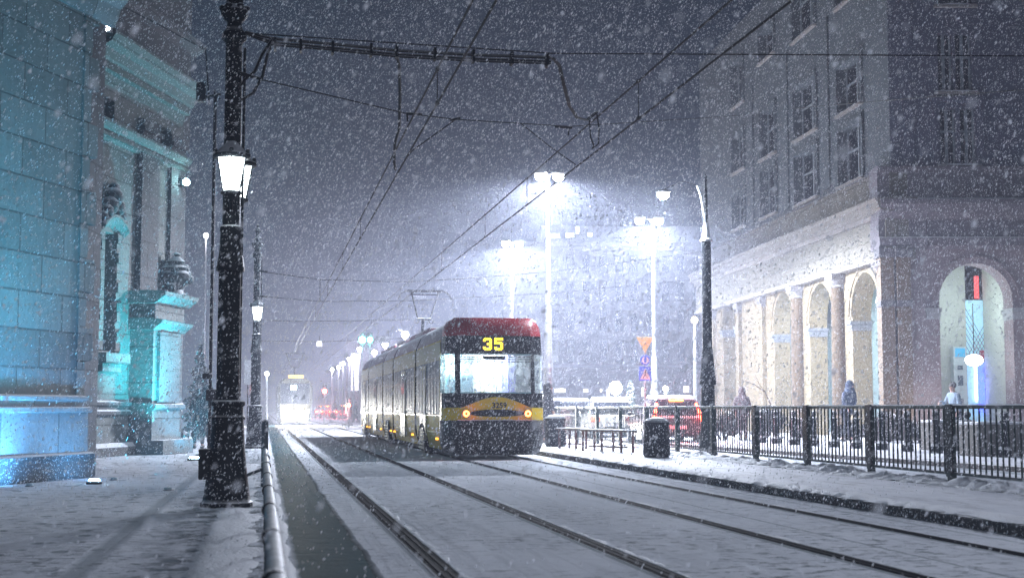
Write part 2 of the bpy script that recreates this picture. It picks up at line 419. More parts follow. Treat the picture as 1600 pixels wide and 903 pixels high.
# ------------------------------------------------------------------ ornate lamp posts
def lamp_post(loc, label, lanterns, lan_mat, power, topz=6.45, box=True):
    t = thing('ornate_lamp_post', label, 'lamp post', loc, 0, 'ornate iron lamp posts')
    mb = MB()
    mb.lathe([(.31,0),(.31,.05),(.285,.07),(.275,.12),(.235,.40),(.205,.72),(.188,1.02)], n=16, flute=.05)
    mb.lathe([(.20,1.02),(.205,1.05),(.185,1.08),(.178,1.17),(.20,1.19),(.20,1.23),(.16,1.25)], n=20)
    mb.build('pedestal', M['iron_fleck'], t, smooth=True)
    mb = MB(); mb.lathe([(.145,1.20),(.138,2.85)], n=16, flute=.06); mb.lathe([(.108,2.8),(.10,5.7)], n=16, flute=.05)
    mb.build('shaft', M['iron_fleck'], t, smooth=True)
    mb = MB(); mb.lathe([(.17,2.78),(.175,2.82),(.165,2.85),(.14,3.0),(.128,3.25),(.138,3.27),(.138,3.31),(.115,3.33)], n=18, flute=.05)
    mb.build('flared_sleeve', M['iron_fleck'], t, smooth=True)
    mb = MB(); mb.lathe([(.10,5.55),(.15,5.60),(.15,5.66),(.10,5.72),(.085,5.80),(.14,5.86),(.165,5.90),(.165,5.95),(.10,6.02),(.10,6.10),(.13,6.13),(.06,6.2),(.045,6.28),(.09,6.34),(.06,6.42),(.02,6.46),(.045,6.50),(.0,6.58)], n=16)
    for k in range(6):
        a = k*math.pi/3; mb.sphere((.14*math.cos(a), .14*math.sin(a), 5.98), .045)
    mb.build('finial', M['iron_fleck'], t, smooth=True)
    for (dx, dy) in lanterns:
        lt = MB()
        lt.lathe([(.10,3.70),(.185,4.10)], (dx,dy,0), n=6)
        ln = lt.build('lantern', lan_mat, t)
        fm = MB()
        for k in range(6):
            a = 2*math.pi*(k+.5)/6
            fm.rod((dx+.104*math.cos(a), dy+.104*math.sin(a), 3.68), (dx+.19*math.cos(a), dy+.19*math.sin(a), 4.11), .009, n=6)
        fm.lathe([(.20,4.09),(.225,4.11),(.225,4.14),(.19,4.16),(.10,4.25),(.05,4.30),(.03,4.36),(.0,4.40)], (dx,dy,0), n=12)
        fm.lathe([(.02,3.58),(.05,3.62),(.09,3.66),(.125,3.67),(.125,3.70),(.10,3.71)], (dx,dy,0), n=12)
        for k in range(6):
            a = 2*math.pi*(k+.5)/6; fm.sphere((dx+.215*math.cos(a), dy+.215*math.sin(a), 4.17), .026, n=6, m=4)
        fm.tube([(0,0,3.5),(dx*.5,dy*.5,3.52),(dx,dy,3.6)], .022)
        fm.tube([(0,0,4.25),(dx*.5,dy*.5,4.32),(dx,dy,4.3)], .014)
        fm.build('lantern_frame', M['iron'], ln)
        light('POINT', (dx*1.25, dy*1.25-.30*(1 if dy<=0 else -1), 3.84), power, (.85,.97,1), .07, t)
    mb = MB(); mb.rod((.128,.0,1.3),(.128,0,5.5),.016); mb.build('conduit', M['iron'], t)
    if box:
        mb = MB(); mb.box(-.33,-.19,-.10,.10,.32,.68); mb.build('junction_box', M['iron'], t, bevel=.015)
    return t
p1 = G(354, 791); lamp_post((p1.x, p1.y, 0), 'tall ornate iron lamp post with one lit lantern, nearest the camera beside the handrail', [(0,-.27),(.07,.30)], M['lantern'], 22)
p2 = G(398, 700); lamp_post((p2.x, p2.y, 0), 'ornate iron lamp post with lit lantern and crowned finial, farther along the handrail', [(.02,-.27)], M['lantern_far'], 60, box=False)

# modern twin headed street lamps
def street_lamp(loc, label, H, arms, power, col=(.82,.87,1), group='tall street lamps with white heads', base_h=4.2, globe=.13):
    t = thing('street_lamp', label, 'street lamp', loc, 0, group)
    mb = MB(); mb.lathe([(.19,0),(.19,.5),(.15,.6),(.135,base_h*.55),(.165,base_h*.56),(.12,base_h*.62),(.10,base_h),(.065,base_h+.1),(.045,H)], n=14)
    mb.build('pole', M['galv'], t, smooth=True)
    for (dx, dy, dz) in arms:
        mb = MB(); mb.tube([(0,0,H-.25),(dx*.4,dy*.4,H-.02+dz*.7),(dx,dy,H+dz)], .03); am = mb.build('arm', M['galv'], t)
        L = Vector((dx,dy,0)).normalized() if (dx or dy) else Vector((1,0,0))
        c = Vector((dx,dy,H+dz))+L*.2
        hd = MB(); hd.sphere((c.x,c.y,c.z+.03), .24, .18, .08); h = hd.build('lamp_head', M['galv'], t, smooth=True)
        e = MB(); e.sphere((c.x,c.y,c.z-.08), .19, .16, .15); e.build('lens', M['lampw'], h, smooth=True)
        light('SPOT', (c.x, c.y, c.z-.24), power, col, globe, t, aim=(c.x,c.y,0), spot=178, blend=.3); light('POINT', (c.x, c.y, c.z-.30), power*.035, col, globe, t)
    return t
a = atD(856, 272, 46); street_lamp((a.x, a.y, 0), 'twin headed street lamp rising behind the tram by the platform', a.z, [(-.05,0,0),(.15,0,0)], 18500, base_h=4.4)
a = atD(800, 378, 66); street_lamp((a.x, a.y, 0), 'twin headed street lamp glowing straight above the tram roof', a.z, [(-.1,0,0),(.15,0,0)], 18500)
a = atD(1020, 342, 52); street_lamp((a.x, a.y, 0), 'twin headed street lamp behind the road signs and dark red car', a.z, [(-.3,0,0),(.02,0,0)], 15000, base_h=3.0)
# lamp pole with long curved arm near the right building
a = atD(1107, 690, 34); b_ = atD(1097, 278, 34)
t = thing('curved_arm_lamp', 'dark lamp post with a curved white arm in front of the arcade', 'street lamp', (a.x, a.y, 0))
Ht = b_.z; hd_ = atD(1036, 303, 34)-Vector((a.x, a.y, 0))
mb = MB(); mb.lathe([(.22,0),(.2,.4),(.17,.9),(.16,1.7),(.20,1.72),(.20,1.8),(.17,2.0),(.13,2.55),(.115,2.6),(.11,5.15)], n=14); mb.build('pole', M['iron_fleck'], t, smooth=True)
mb = MB(); mb.lathe([(.15,5.15),(.15,5.2),(.11,5.22),(.06,5.55),(.05,5.6)], n=14); mb.build('cone_collar', M['white'], t, smooth=True)
mb = MB(); mb.lathe([(.05,5.55),(.035,Ht),(.0,Ht+.1)], n=8); mb.build('mast', M['iron'], t)
mb = MB(); mb.tube([(0,0,5.6),(-.07,0,5.9),(-.12,0,6.25),(-.22,0,6.5)], .022); mb.build('curved_arm', M['white'], t)
mb = MB(); mb.tube([(-.22,0,6.5),(-.55,0,6.60),(hd_.x,hd_.y,hd_.z+.1)], .011); mb.build('thin_arm', M['iron'], t)
mb = MB(); mb.sphere((hd_.x,hd_.y,hd_.z+.05), .20, .14, .06); h = mb.build('lamp_head', M['galv'], t, smooth=True)
mb = MB(); mb.sphere((hd_.x,hd_.y,hd_.z-.03), .15, .13, .11); mb.build('lens', M['lampw'], h, smooth=True)
light('SPOT', (hd_.x, hd_.y, hd_.z-.12), 3600, (.80,.88,1), .12, t, aim=(hd_.x,hd_.y,0), spot=170, blend=.5); light('POINT', (hd_.x, hd_.y, hd_.z-.25), 1300, (.80,.88,1), .12, t)
# lamp assumed off the right edge, then unseen lamps added behind for front light
street_lamp((12.5, 8.0, 0), 'unseen street lamp assumed outside the picture to the right, added to light the snow', 8.7, [(-.5,0,0),(.35,0,0)], 700)
street_lamp((9.1, -7.0, 0), 'unseen street lamp added behind the viewpoint to light the snow', 8.7, [(-.5,0,0),(.35,0,0)], 4200)
street_lamp((-5.5, -16.0, 0), 'second unseen street lamp added behind the viewpoint, at left', 9.5, [(-.5,0,0),(.35,0,0)], 3400)

# warm wall lamp beyond the arcade and far points of light
def far_lamp(px, py, D, label, power, col=(.88,.92,1), em=None, size=.09, group='distant street lamps in the snow'):
    a = atD(px, py, D); t = thing('distant_street_lamp', label, 'street lamp', (a.x, a.y, 0), 0, group)
    mb = MB(); mb.lathe([(.1,0),(.05,a.z)], n=8); mb.build('pole', M['galv'], t)
    mb = MB(); mb.sphere((0,0,a.z), size*1.6); mb.build('globe', em or M['lampw'], t, smooth=True)
    light('POINT', (0, -.4, a.z), power, col, size, t)
    return t
far_lamp(1085, 500, 62, 'warm yellow lamp glowing beside the dark curved arm post', 260, (1,.78,.5), emit('lamp_warm', (1,.8,.5), 30), group=None)
far_lamp(322, 368, 85, 'lamp glowing in the snow between the church and the near lamp post', 380, (1,.93,.95), group=None)
for i, (px, py, D) in enumerate([(633,523,75),(602,538,88),(585,551,100)]):
    far_lamp(px, py, D, ['brightest of the far lamps showing over the tram roof','second far lamp over the tram roof','third far lamp over the tram roof, near its rear'][i], 1500, (.95,.86,1), size=.12)
for i, (px, py, D) in enumerate([(562,546,112),(553,556,122),(546,561,130),(536,568,140),(529,574,150),(519,577,155)]):
    far_lamp(px, py, D, 'tiny white lamp in the distant row left of the tram rear', 1300, (.95,.86,1), size=.12)
far_lamp(417, 584, 95, 'bright far lamp between the second lamp post and the oncoming tram', 220, (.75,.9,1), group=None)
far_lamp(1040, 607, 75, 'lamp low behind the dark red car roof', 140, (.95,.95,1), group=None)
far_lamp(962, 606, 85, 'bright white shop lamp low above the white car', 500, (1,.97,.9), group=None, size=.25)
def signal(px, py, D, col, label, s=.12, st=40):
    a = atD(px, py, D); t = thing('traffic_light', label, 'traffic light', (a.x, a.y, 0), 0, 'distant traffic lights')
    mb = MB(); mb.lathe([(.06,0),(.05,a.z+.4)], n=8); mb.build('pole', M['galv'], t)
    mb = MB(); mb.box(-.17,.17,-.02,.2,a.z-.5,a.z+.5); hs = mb.build('signal_housing', M['black'], t, bevel=.02)
    mb = MB(); mb.sphere((0,-.05,a.z), s*.8, .05, s*.8); mb.build('signal_lens', emit('signal_glow', col, st), hs, smooth=True)
    light('POINT', (0,-.4,a.z), 60, col, .08, t)
signal(566, 531, 95, (.1,1,.75), 'green signal hanging left of the dark sign board', .3)
signal(578, 531, 95, (.1,1,.75), 'green signal nearest the tram rear', .25)
signal(507, 611, 110, (1,.12,.08), 'red signal above the red glow of distant cars', .22, 60)
signal(545, 633, 90, (1,.2,.1), 'red signal low beside the tram rear', .14, 40)
signal(394, 607, 80, (1,.15,.1), 'small red signal beside the second lamp post', .1, 30)

# ------------------------------------------------------------------ handrail
t = thing('handrail', 'round steel handrail running along the edge of the left pavement', 'handrail')
HX, HZ, HR = .035, .50, .042
a = G(424, 700, HZ); yf = 21.5
mb = MB(); mb.tube([(HX+.03,1.5,HZ),(HX+.02,10,HZ),(HX+.0,yf-.25,HZ),(HX,yf-.05,HZ+.03)], HR, 12); mb.build('rail_tube', M['tube'], t, smooth=True)
for y in (3.6, 5.5, 7.4, 9.4, 11.6, 13.9, 16.6, 19.2):
    mb = MB(); mb.rod((HX+.015,y-.05,HZ),(HX+.015,y+.05,HZ), HR+.008, n=12); mb.build('clamp', M['iron'], t)
    mb = MB(); mb.rod((HX+.015,y,-.02),(HX+.015,y,HZ-.03), .03, n=8); mb.build('post', M['tube'], t)
mb = MB(); mb.lathe([(.055,0),(.05,.9),(.045,.97),(.0,1.0)], (HX,yf,0), n=12); mb.build('post', M['tube'], t, smooth=True)
mb = MB(); q = G(400, 738, .45); mb.rod((HX,16.0,HZ), (q.x-.1, 16.0, .42), .018); mb.build('brace', M['tube'], t)

# ------------------------------------------------------------------ fence on the platform
FX = 9.10
fys = [hitX(px, FX) for px in (1485, 1358, 1257)]
step = 2.57; Y0 = fys[0]
ft = thing('metal_fence', 'dark green barred metal fence between the platform and the road', 'fence', (FX, Y0, PZ))
FH = 1.05
for k in range(-3, 12):
    y = k*step
    mb = MB(); mb.box(-.045,.045,y-.05,y+.05,-.02,FH+.02); mb.build('post', M['fence'], ft, bevel=.008)
    mb = MB(); mb.box(-.03,.03,y+.07,y+.11,.10,FH); mb.build('panel_stile', M['fence'], ft)
    mb = MB(); a0, a1 = y+.05, y+step-.05
    mb.box(-.022,.022,a0,a1,FH-.045,FH); mb.box(-.018,.018,a0,a1,.13,.165)
    n = 17
    for i in range(1, n):
        yy = a0+(a1-a0)*i/n; mb.rod((0,yy,.16),(0,yy,FH-.04), .0125, n=6)
    mb.build('bar_panel', M['fence'], ft, weld=False)
    mb = MB(); q_ = []
    for i in range(25):
        yy = a0+(a1-a0)*i/24; hh = random.uniform(.004,.022); q_.append([(-.018,yy,FH+.001),(-.010,yy,FH+hh),(.010,yy,FH+hh),(.018,yy,FH+.001)])
    mb.loft(q_); mb.build('snow_cap', M['snow'], ft)
# upright boards fixed to the nearer posts (two thin plates)
for k in (-2,-1,0,1,2,3):
    y = k*step; mb = MB(); mb.box(-.075,-.05,y-.16,y+.03,.16,FH+.01); mb.build('board', M['black'], ft)

# bins
def bin_(px, py, label, w, h):
    g = G(px, py, PZ); t = thing('litter_bin', label, 'litter bin', (g.x, g.y, PZ), 0, 'dark litter bins on the platform')
    mb = MB(); mb.lathe([(w*.44,0),(w*.5,.05),(w*.49,h*.3),(w*.44,h*.8),(w*.46,h*.86),(w*.46,h*.9)], n=20, flute=.035); b = mb.build('bin_body', M['iron_fleck'], t, smooth=True)
    mb = MB(); mb.lathe([(w*.47,h*.9),(w*.48,h*.93),(w*.42,h*.99),(w*.36,h)], n=20); mb.build('bin_rim', M['iron'], t, smooth=True)
    mb = MB(); mb.lathe([(w*.36,h),(w*.33,h+.025),(w*.15,h+.045),(0,h+.05)], n=16); mb.build('snow_cap', M['snow'], t, smooth=True)
bin_(868, 697, 'dark round litter bin standing right behind the tram', .60, .80)
bin_(1026, 714, 'dark round litter bin on the platform in front of the red car', .58, .78)

# benches: thin slatted seats on brown legs
def bench(pa, pb, label, legs):
    a, b = G(*pa, PZ), G(*pb, PZ); d = b-a; L = d.length; t = thing('bench', label, 'bench', (a.x, a.y, PZ), math.atan2(d.y, d.x), 'thin legged benches on the platform')
    mb = MB(); mb.box(-.12,L+.12,-.2,-.02,.47,.50); mb.box(-.12,L+.12,.02,.2,.47,.50); s = mb.build('seat', mat('bench_wood', (.10,.07,.06), .7, frost=.0), t, bevel=.008)
    mb = MB(); mb.box(-.11,L+.11,-.19,.19,.502,.525); mb.build('snow_layer', M['snow'], t, bevel=.01)
    ml = mat('bench_leg', (.09,.03,.03), .5)
    for i in range(legs):
        x = L*i/(legs-1)
        for y in (-.16,.16):
            mb = MB(); mb.box(x-.022,x+.022,y-.022,y+.022,0,.468); mb.build('leg', ml, t)
    mb = MB(); mb.box(0,L,-.015,.015,.10,.14); mb.build('stretcher', ml, t)
bench((882, 700), (908, 701), 'short thin legged bench with snow beside the bin behind the tram', 2)
bench((920, 704), (980, 707), 'longer thin legged bench with snow between the two bins', 3)

# ------------------------------------------------------------------ bollards
g0, g1 = G(1570, 714, .112), G(1213, 693, .112)
bl = thing('bollard', 'dark bollard with ball top, nearest to the right edge of the photo', 'bollard', g0, 0, 'ball topped bollards along the far kerb')
mb = MB(); mb.lathe([(.15,0),(.15,.16),(.11,.20),(.085,.24),(.075,.72),(.095,.74),(.095,.78),(.05,.80),(.04,.83)], n=14); mb.build('shaft', M['iron_fleck'], bl, smooth=True)
mb = MB(); mb.sphere((0,0,.90), .085); mb.build('ball', M['iron_fleck'], bl, smooth=True)
blab = ['second bollard from the right edge, in front of the lit arch', 'bollard just left of the standing figure in the arch', 'bollard in front of the left stone planter', 'bollard in front of the corner pillar', 'bollard before the right jamb of the nearest facade arch', 'bollard right of the walking person', 'bollard left of the walking person', 'bollard between the walking person and the shrubs', 'bollard beside the low shrubs, third from the left', 'bollard beside the bushy shrub, leftmost of the row']
for px, lb in zip((1513,1463,1418,1378,1339,1304,1272,1241,1213,1190), blab):
    # walk along the line g1-g0
    lo = 0.0; best = None
    for i in range(1400):
        s_ = i/1000; p = g0+(g1-g0)*s_; v = p-EYE; xx = CX+F*v.dot(RIGHT)/v.dot(FWD)
        if best is None or abs(xx-px) < best[0]: best = (abs(xx-px), p)
    copy_tree(bl, loc=best[1], label=lb)

# planters
for (px, py, w, lb) in ((1483, 703, .62, 'left of two snow topped stone planters before the lit arch'), (1549, 712, .62, 'right stone planter with snow on top, nearest the lit arch')):
    g = G(px, py, .112); t = thing('stone_planter', lb, 'planter', g, R(8), 'stone planters by the arch')
    mb = MB(); mb.loft([[(x*k,y*k,z) for x,y in ((-w,-.38),(w,-.38),(w,.38),(-w,.38))] for k,z in ((.92,0),(.95,.05),(1,.60),(1.02,.62),(1.02,.70),(.97,.70))]); mb.build('planter_box', M['concrete'], t, bevel=.02)
    mb = MB(); mb.box(-w*.95,w*.95,-.36,.36,.702,.75); mb.build('snow_layer', M['snow'], t, bevel=.03)

# ------------------------------------------------------------------ shrubs and conifers
def leaves(mb, n, fn, size):
    for _ in range(n):
        p = Vector(fn()); s = size*random.uniform(.6, 1.4)
        a = Vector((random.gauss(0,1), random.gauss(0,1), random.gauss(0,1))).normalized(); b = a.cross(Vector((random.random(), random.random(), random.random()-.5))).normalized()
        mb.add([p-a*s, p+b*s*.6, p+a*s, p-b*s*.6], [(0,1,2,3)])
def shrub(px, py, w, h, label, dens=260, z=.112, group='low dark shrubs along the far pavement'):
    g = G(px, py, z); t = thing('shrub', label, 'shrub', g, 0, group)
    blobs = [((random.uniform(-.38,.38)*w, random.uniform(-.3,.3)*w*.6, random.uniform(.35,.62)*h), random.uniform(.28,.42)) for _ in range(6)]
    def fn():
        c, r = random.choice(blobs); v = Vector((random.gauss(0,1), random.gauss(0,1), random.gauss(0,1))).normalized()*random.uniform(.6,1)
        return (c[0]+v.x*r*w*.8, c[1]+v.y*r*w*.6, max(.03, c[2]+v.z*r*h))
    mb = MB(); leaves(mb, int(dens*w*h*2.2), fn, .075); mb.build('foliage', M['bush'], t, weld=False)
    mb = MB()
    for c, r in blobs: mb.tube([(c[0]*.2,c[1]*.2,0),(c[0]*.6,c[1]*.6,c[2]*.5),c], [.025,.018,.008])
    mb.build('stem', M['bark'], t)
    mb = MB()
    def fs():
        c, r = random.choice(blobs); return (c[0]+random.gauss(0,.4)*r*w*.8, c[1]+random.gauss(0,.4)*r*w*.5, c[2]+r*h*random.uniform(.75,.98))
    leaves(mb, int(18*w), fs, .045); mb.build('snow_dust', M['bushsnow'], t, weld=False)
shrub(1130, 687, 1.15, 1.05, 'rounded dark shrub just right of the red lit car')
shrub(1196, 684, 1.3, 1.15, 'bushy dark shrub behind the second visible fence post')
shrub(1245, 688, .9, .85, 'small dark shrub behind the third fence post', 220)
shrub(1262, 690, .9, .85, 'small leaning shrub between two bollards')
shrub(1322, 688, 1.0, .7, 'low dark shrub at the feet of the walking person')
shrub(1392, 690, 1.5, .95, 'wide dark shrub before the corner pillar')
shrub(1432, 692, 1.4, .9, 'dark shrub with snow left of the stone planter')
shrub(1375, 688, 1.0, .8, 'dark shrub left of the wide shrub at the corner')
def conifer(px, py, D, h, r, label, m='pine', dens=1100):
    g = atD(px, py, D); t = thing('conifer_tree', label, 'tree', (g.x, g.y, 0), 0)
    mb = MB(); mb.rod((0,0,0),(0,0,h*.95), .06, .012); mb.build('trunk', M['bark'], t)
    def fn():
        z = random.random()**1.4; rr = r*(1-z)*(.75+.25*math.sin(z*38)); a = random.uniform(0, 2*math.pi); k = random.uniform(.45,1)**.5
        return (rr*k*math.cos(a), rr*k*math.sin(a), .15+z*(h-.1))
    mb = MB(); leaves(mb, dens, fn, .10); mb.build('crown', M[m], t, weld=False)
conifer(985, 660, 55, 2.1, .62, 'small snowy conifer between the white car and red car')
conifer(311, 690, 52, 3.4, 1.0, 'dim pointed tree beyond the end of the church', 'bush', 900)
# thin bare tree against the arcade
g = atD(1210, 660, 45); t = thing('bare_tree', 'thin bare branch reaching across the pale arcade wall', 'tree', (g.x, g.y, .1))
e = [atD(px, py, 45)-Vector((g.x, g.y, .1)) for px, py in ((1208,640),(1195,612),(1178,600),(1160,594))]
mb = MB(); mb.tube([(0,0,0)]+e, [.03,.022,.014,.010,.006]); mb.build('trunk', M['bark'], t)
mb = MB(); e2 = [atD(px, py, 45)-Vector((g.x, g.y, .1)) for px, py in ((1195,612),(1186,600),(1180,585))]; mb.tube(e2, [.010,.008,.004]); mb.build('branch', M['bark'], t)

# ------------------------------------------------------------------ the tram
TX = 5.19; HW = 1.175
yA = hitX(687.5, TX-HW)                       # where the full width begins
YF = yA - .95
tram = thing('tram', 'yellow and red articulated tram seen from behind, showing 35 in amber', 'tram', (TX, YF, 0))
def sect(y, hw, z0=.20, tuck=.10):
    """body cross section, left to right over the roof"""
    return [(-hw+tuck,y,z0),(-hw+.02,y,.55),(-hw,y,1.0),(-hw,y,2.45),(-hw+.02,y,2.72),(-hw+.14,y,3.0),(-hw+.32,y,3.17),(-hw+.6,y,3.22),
            (hw-.6,y,3.22),(hw-.32,y,3.17),(hw-.14,y,3.0),(hw-.02,y,2.72),(hw,y,2.45),(hw,y,1.0),(hw-.02,y,.55),(hw-tuck,y,z0)]
seams = [hitX(px, TX-HW)-YF for px in (649, 614, 598, 575.5, 564.5)]
starts = [.95]+seams[:-1]; ends = seams
def side_strip(mb, y0, y1, z0, z1, off, sides=(-1, 1)):
    for s in sides:
        x0 = s*(HW+off); x1 = s*(HW-.02)
        mb.box(min(x0,x1), max(x0,x1), y0, y1, z0, z1)
for i, (a, b) in enumerate(zip(starts, ends)):
    g = .16 if i else 0
    a2 = a+g; b2 = b-.16 if i < 4 else b
    s0, s1 = sect(a2, HW), sect(b2, HW)
    # lower yellow panels / upper panels / roof
    for nm, idx, mm in (('lower_panel', (0,1,2,3), 'yellow_shaded'), ('roof', (4,5,6,7,8,9,10,11), 'roof')):
        pass
    mb = MB(); mb.loft([s0, s1], caps=(i > 0)); sec = mb.build('car_body_section', M['yellow_shaded'], tram, smooth=True)
    mb = MB(); up0 = [p for p in s0[4:12]]; up1 = [p for p in s1[4:12]]
    f = lambda P: [(x*1.004, y, z+.006) for x, y, z in P]
    mb.loft([f(up0), f(up1)]); mb.build('roof', M['roof'], sec, smooth=True)
    for sd in (-1, 1): mb = MB(); side_strip(mb, a2+.03, b2-.03, 2.28, 2.68, .004, (sd,)); mb.build('upper_panel', M['side_shaded'], sec)
    mb = MB(); side_strip(mb, a2+.02, b2-.02, .985, .998, .010); side_strip(mb, a2+.02, b2-.02, .60, .606, .004); mb.build('trim_line', M['black'], sec)
    for sd in (-1, 1): mb = MB(); side_strip(mb, a2+.12, b2-.12, 1.02, 2.27, .006, (sd,)); wb = mb.build('window_band', M['windowd'], sec)
    # pillars, opening top lights, doors
    L = b2-a2-.24; n = max(3, int(L/.62))
    mb = MB()
    for k in range(1, n):
        y = a2+.12+L*k/n; side_strip(mb, y-.018, y+.018, 1.02, 2.27, .012)
    if L > 2: side_strip(mb, a2+.12, b2-.12, 1.85, 1.875, .012)
    mb.build('window_pillars', M['black'], sec)
    # double doors reaching low
    if i in (0, 1, 3, 4):
        mid = (a2+b2)/2 + (.9 if i == 0 else 0)
        for dy, sd in ((-.66,-1),(.02,-1),(-.66,1),(.02,1)):
            mb = MB(); side_strip(mb, mid+dy, mid+dy+.64, .36, 2.22, .016, (sd,)); dr = mb.build('door', M['side_shaded'], sec)
            mb = MB(); side_strip(mb, mid+dy+.1, mid+dy+.54, 1.0, 2.12, .022, (sd,)); mb.build('door_glass', M['windowd'], sec)
        if i in (1, 3):
            mb = MB()
            for dy in (-.3, 0, .3): side_strip(mb, mid+dy-.05, mid+dy+.05, 1.55, 2.15, .026)
            mb.build('vent_window', M['glassd'], sec)
    # wheel covers
    if i in (0, 2, 4):
        mid = {0: hitX(660, TX-HW)-YF, 2: (a2+b2)/2, 4: hitX(569, TX-HW)-YF}[i]
        for s in (-1, 1):
            arch = MB(); cov = MB(); rings = []
            for k in range(13):
                t_ = math.pi*k/12; y = mid-.80*math.cos(t_); z = .12+.66*math.sin(t_)**.6
                y2 = mid-.68*math.cos(t_); z2 = .12+.56*math.sin(t_)**.6
                x = s*(HW+.02); xi = s*(HW-.08)
                rings.append([(x,y,z),(x,y2,z2),(xi,y2,z2),(xi,y,z)])
            arch.loft(rings)
            for k in range(6):
                z = .14+k*.085; w = .60*math.sqrt(max(.1, 1-(k/7.0)**2)); x0, x1 = s*(HW-.02), s*(HW+.03)
                cov.box(min(x0,x1), max(x0,x1), mid-w, mid+w, z, z+.06)
            arch.build('wheel_arch', M['bellows'], sec); cov.build('wheel_cover', M['shutter'], sec)
            for yy in (mid-.42, mid+.42): wh = MB(); wh.rod((s*(HW-.22),yy,.31),(s*(HW-.10),yy,.31), .31, n=18); wh.build('wheel', M['rubber'], sec)
    mb = MB()
    for yy in np.arange(a2+.7, b2-.2, 2.7): mb.box(-HW-.012, -HW+.08, yy-.035, yy+.035, .42, .47)
    mb.build('side_marker_light', M['amber'], sec)
    # folded bellows to the next section
    if i < 4:
        mb = MB(); rr = []
        for k in range(9):
            y = b2-.04+(.40)*k/8; hw = HW+.004-(.03 if k % 2 else 0); rr.append(sect(y, hw, .25))
        mb.loft(rr); mb.build('bellows', M['bellows'], tram)
    if i in (1, 2, 3):
        mb = MB(); mb.box(-.75,.75,a2+.4,b2-.4,3.20,3.36); mb.build('roof_equipment', M['roof'], sec, bevel=.05)
# under floor
mb = MB(); mb.box(-.95,.95,.6,ends[-1]-.3,.10,.30); mb.build('underframe', M['rubber'], tram)
# rear cab: rings of plan outline at each height; outline = chamfered, curved
def outline(z, hw=HW, front=0.0, fw=.86, depth=.95):
    pts = [(-hw, depth), (-hw, depth*.72+front*.2), (-hw*.965, depth*.45+front*.5), (-fw-.06, front+.17), (-fw+.05, front+.05), (-fw*.5, front+.012), (0, front),
           (fw*.5, front+.012), (fw-.05, front+.05), (fw+.06, front+.17), (hw*.965, depth*.45+front*.5), (hw, depth*.72+front*.2), (hw, depth)]
    return [(x, y, z) for x, y in pts]
def ring(mb, levels, caps=False):
    rr = [outline(*lv) for lv in levels]; mb.loft(rr, close=False, caps=False)
# bumper (black), bulging
mb = MB(); ring(mb, [(.10,1.0,.30),(.16,1.1,.12),(.35,HW,.00),(.60,HW+.015,-.04),(.86,HW+.01,-.03),(.885,HW,-.0)]); bumper = mb.build('bumper', M['black'], tram, smooth=True)
# yellow belt with arched top: wavy top edge
def belt_top(x): ax = abs(x); return 1.17 + .24*max(0, math.cos(min(1, ax/.80)*math.pi/2))**1.2
mb = MB(); lo = outline(.885, HW+.004, -.012); 
dense = []
def dens_pts(o, k=6):
    out = []
    for p, q in zip(o, o[1:]):
        for i in range(k): f_ = i/k; out.append((p[0]+(q[0]-p[0])*f_, p[1]+(q[1]-p[1])*f_, p[2]))
    out.append(o[-1]); return out
lo = dens_pts(lo); hi = [(x, y+.012*0, belt_top(x)) for x, y, z in lo]
mb.loft([lo, hi], close=False, caps=False); belt = mb.build('yellow_belt', M['yellow'], tram, smooth=True)
# black mask behind the windscreen (side frames) built around the openings
def band(mb, z0, z1, hw0=HW, hw1=HW, f0=0.0, f1=0.0, sel=None, off=0.0):
    a, b = outline(z0, hw0, f0), outline(z1, hw1, f1)
    for i in range(len(a)-1):
        if sel and not sel(i): continue
        mb.add([a[i], a[i+1], b[i+1], b[i]], [(0,1,2,3)])
def fz(z): return .06+(z-1.2)*.11 if z > 1.2 else 0.03      # raked front
mb = MB()
# below windscreen
band(mb, .90, 1.50, HW, HW, .012, fz(1.5))
# windscreen level: only pillars (segments 3 and 8) plus the rear corner segment
for z0, z1 in ((1.50, 2.38),):
    band(mb, z0, z1, HW, HW*.99, fz(z0), fz(z1), lambda i: i in (3, 8))
# above the windscreen
band(mb, 2.38, 2.80, HW*.99, HW*.975, fz(2.38), fz(2.80))
mask = mb.build('black_mask', M['black'], tram)
mb = MB(); ring(mb, [(2.80,HW*.975,fz(2.8)-.02),(3.0,HW*.95,.27),(3.14,HW*.88,.34),(3.22,HW*.74,.46)]); visor = mb.build('red_visor', M['red'], tram, smooth=True)
mb = MB(); o_ = outline(3.221, HW*.74, .46); mb.add(o_, [tuple(range(len(o_)))]); mb.build('visor_top', M['red'], visor)
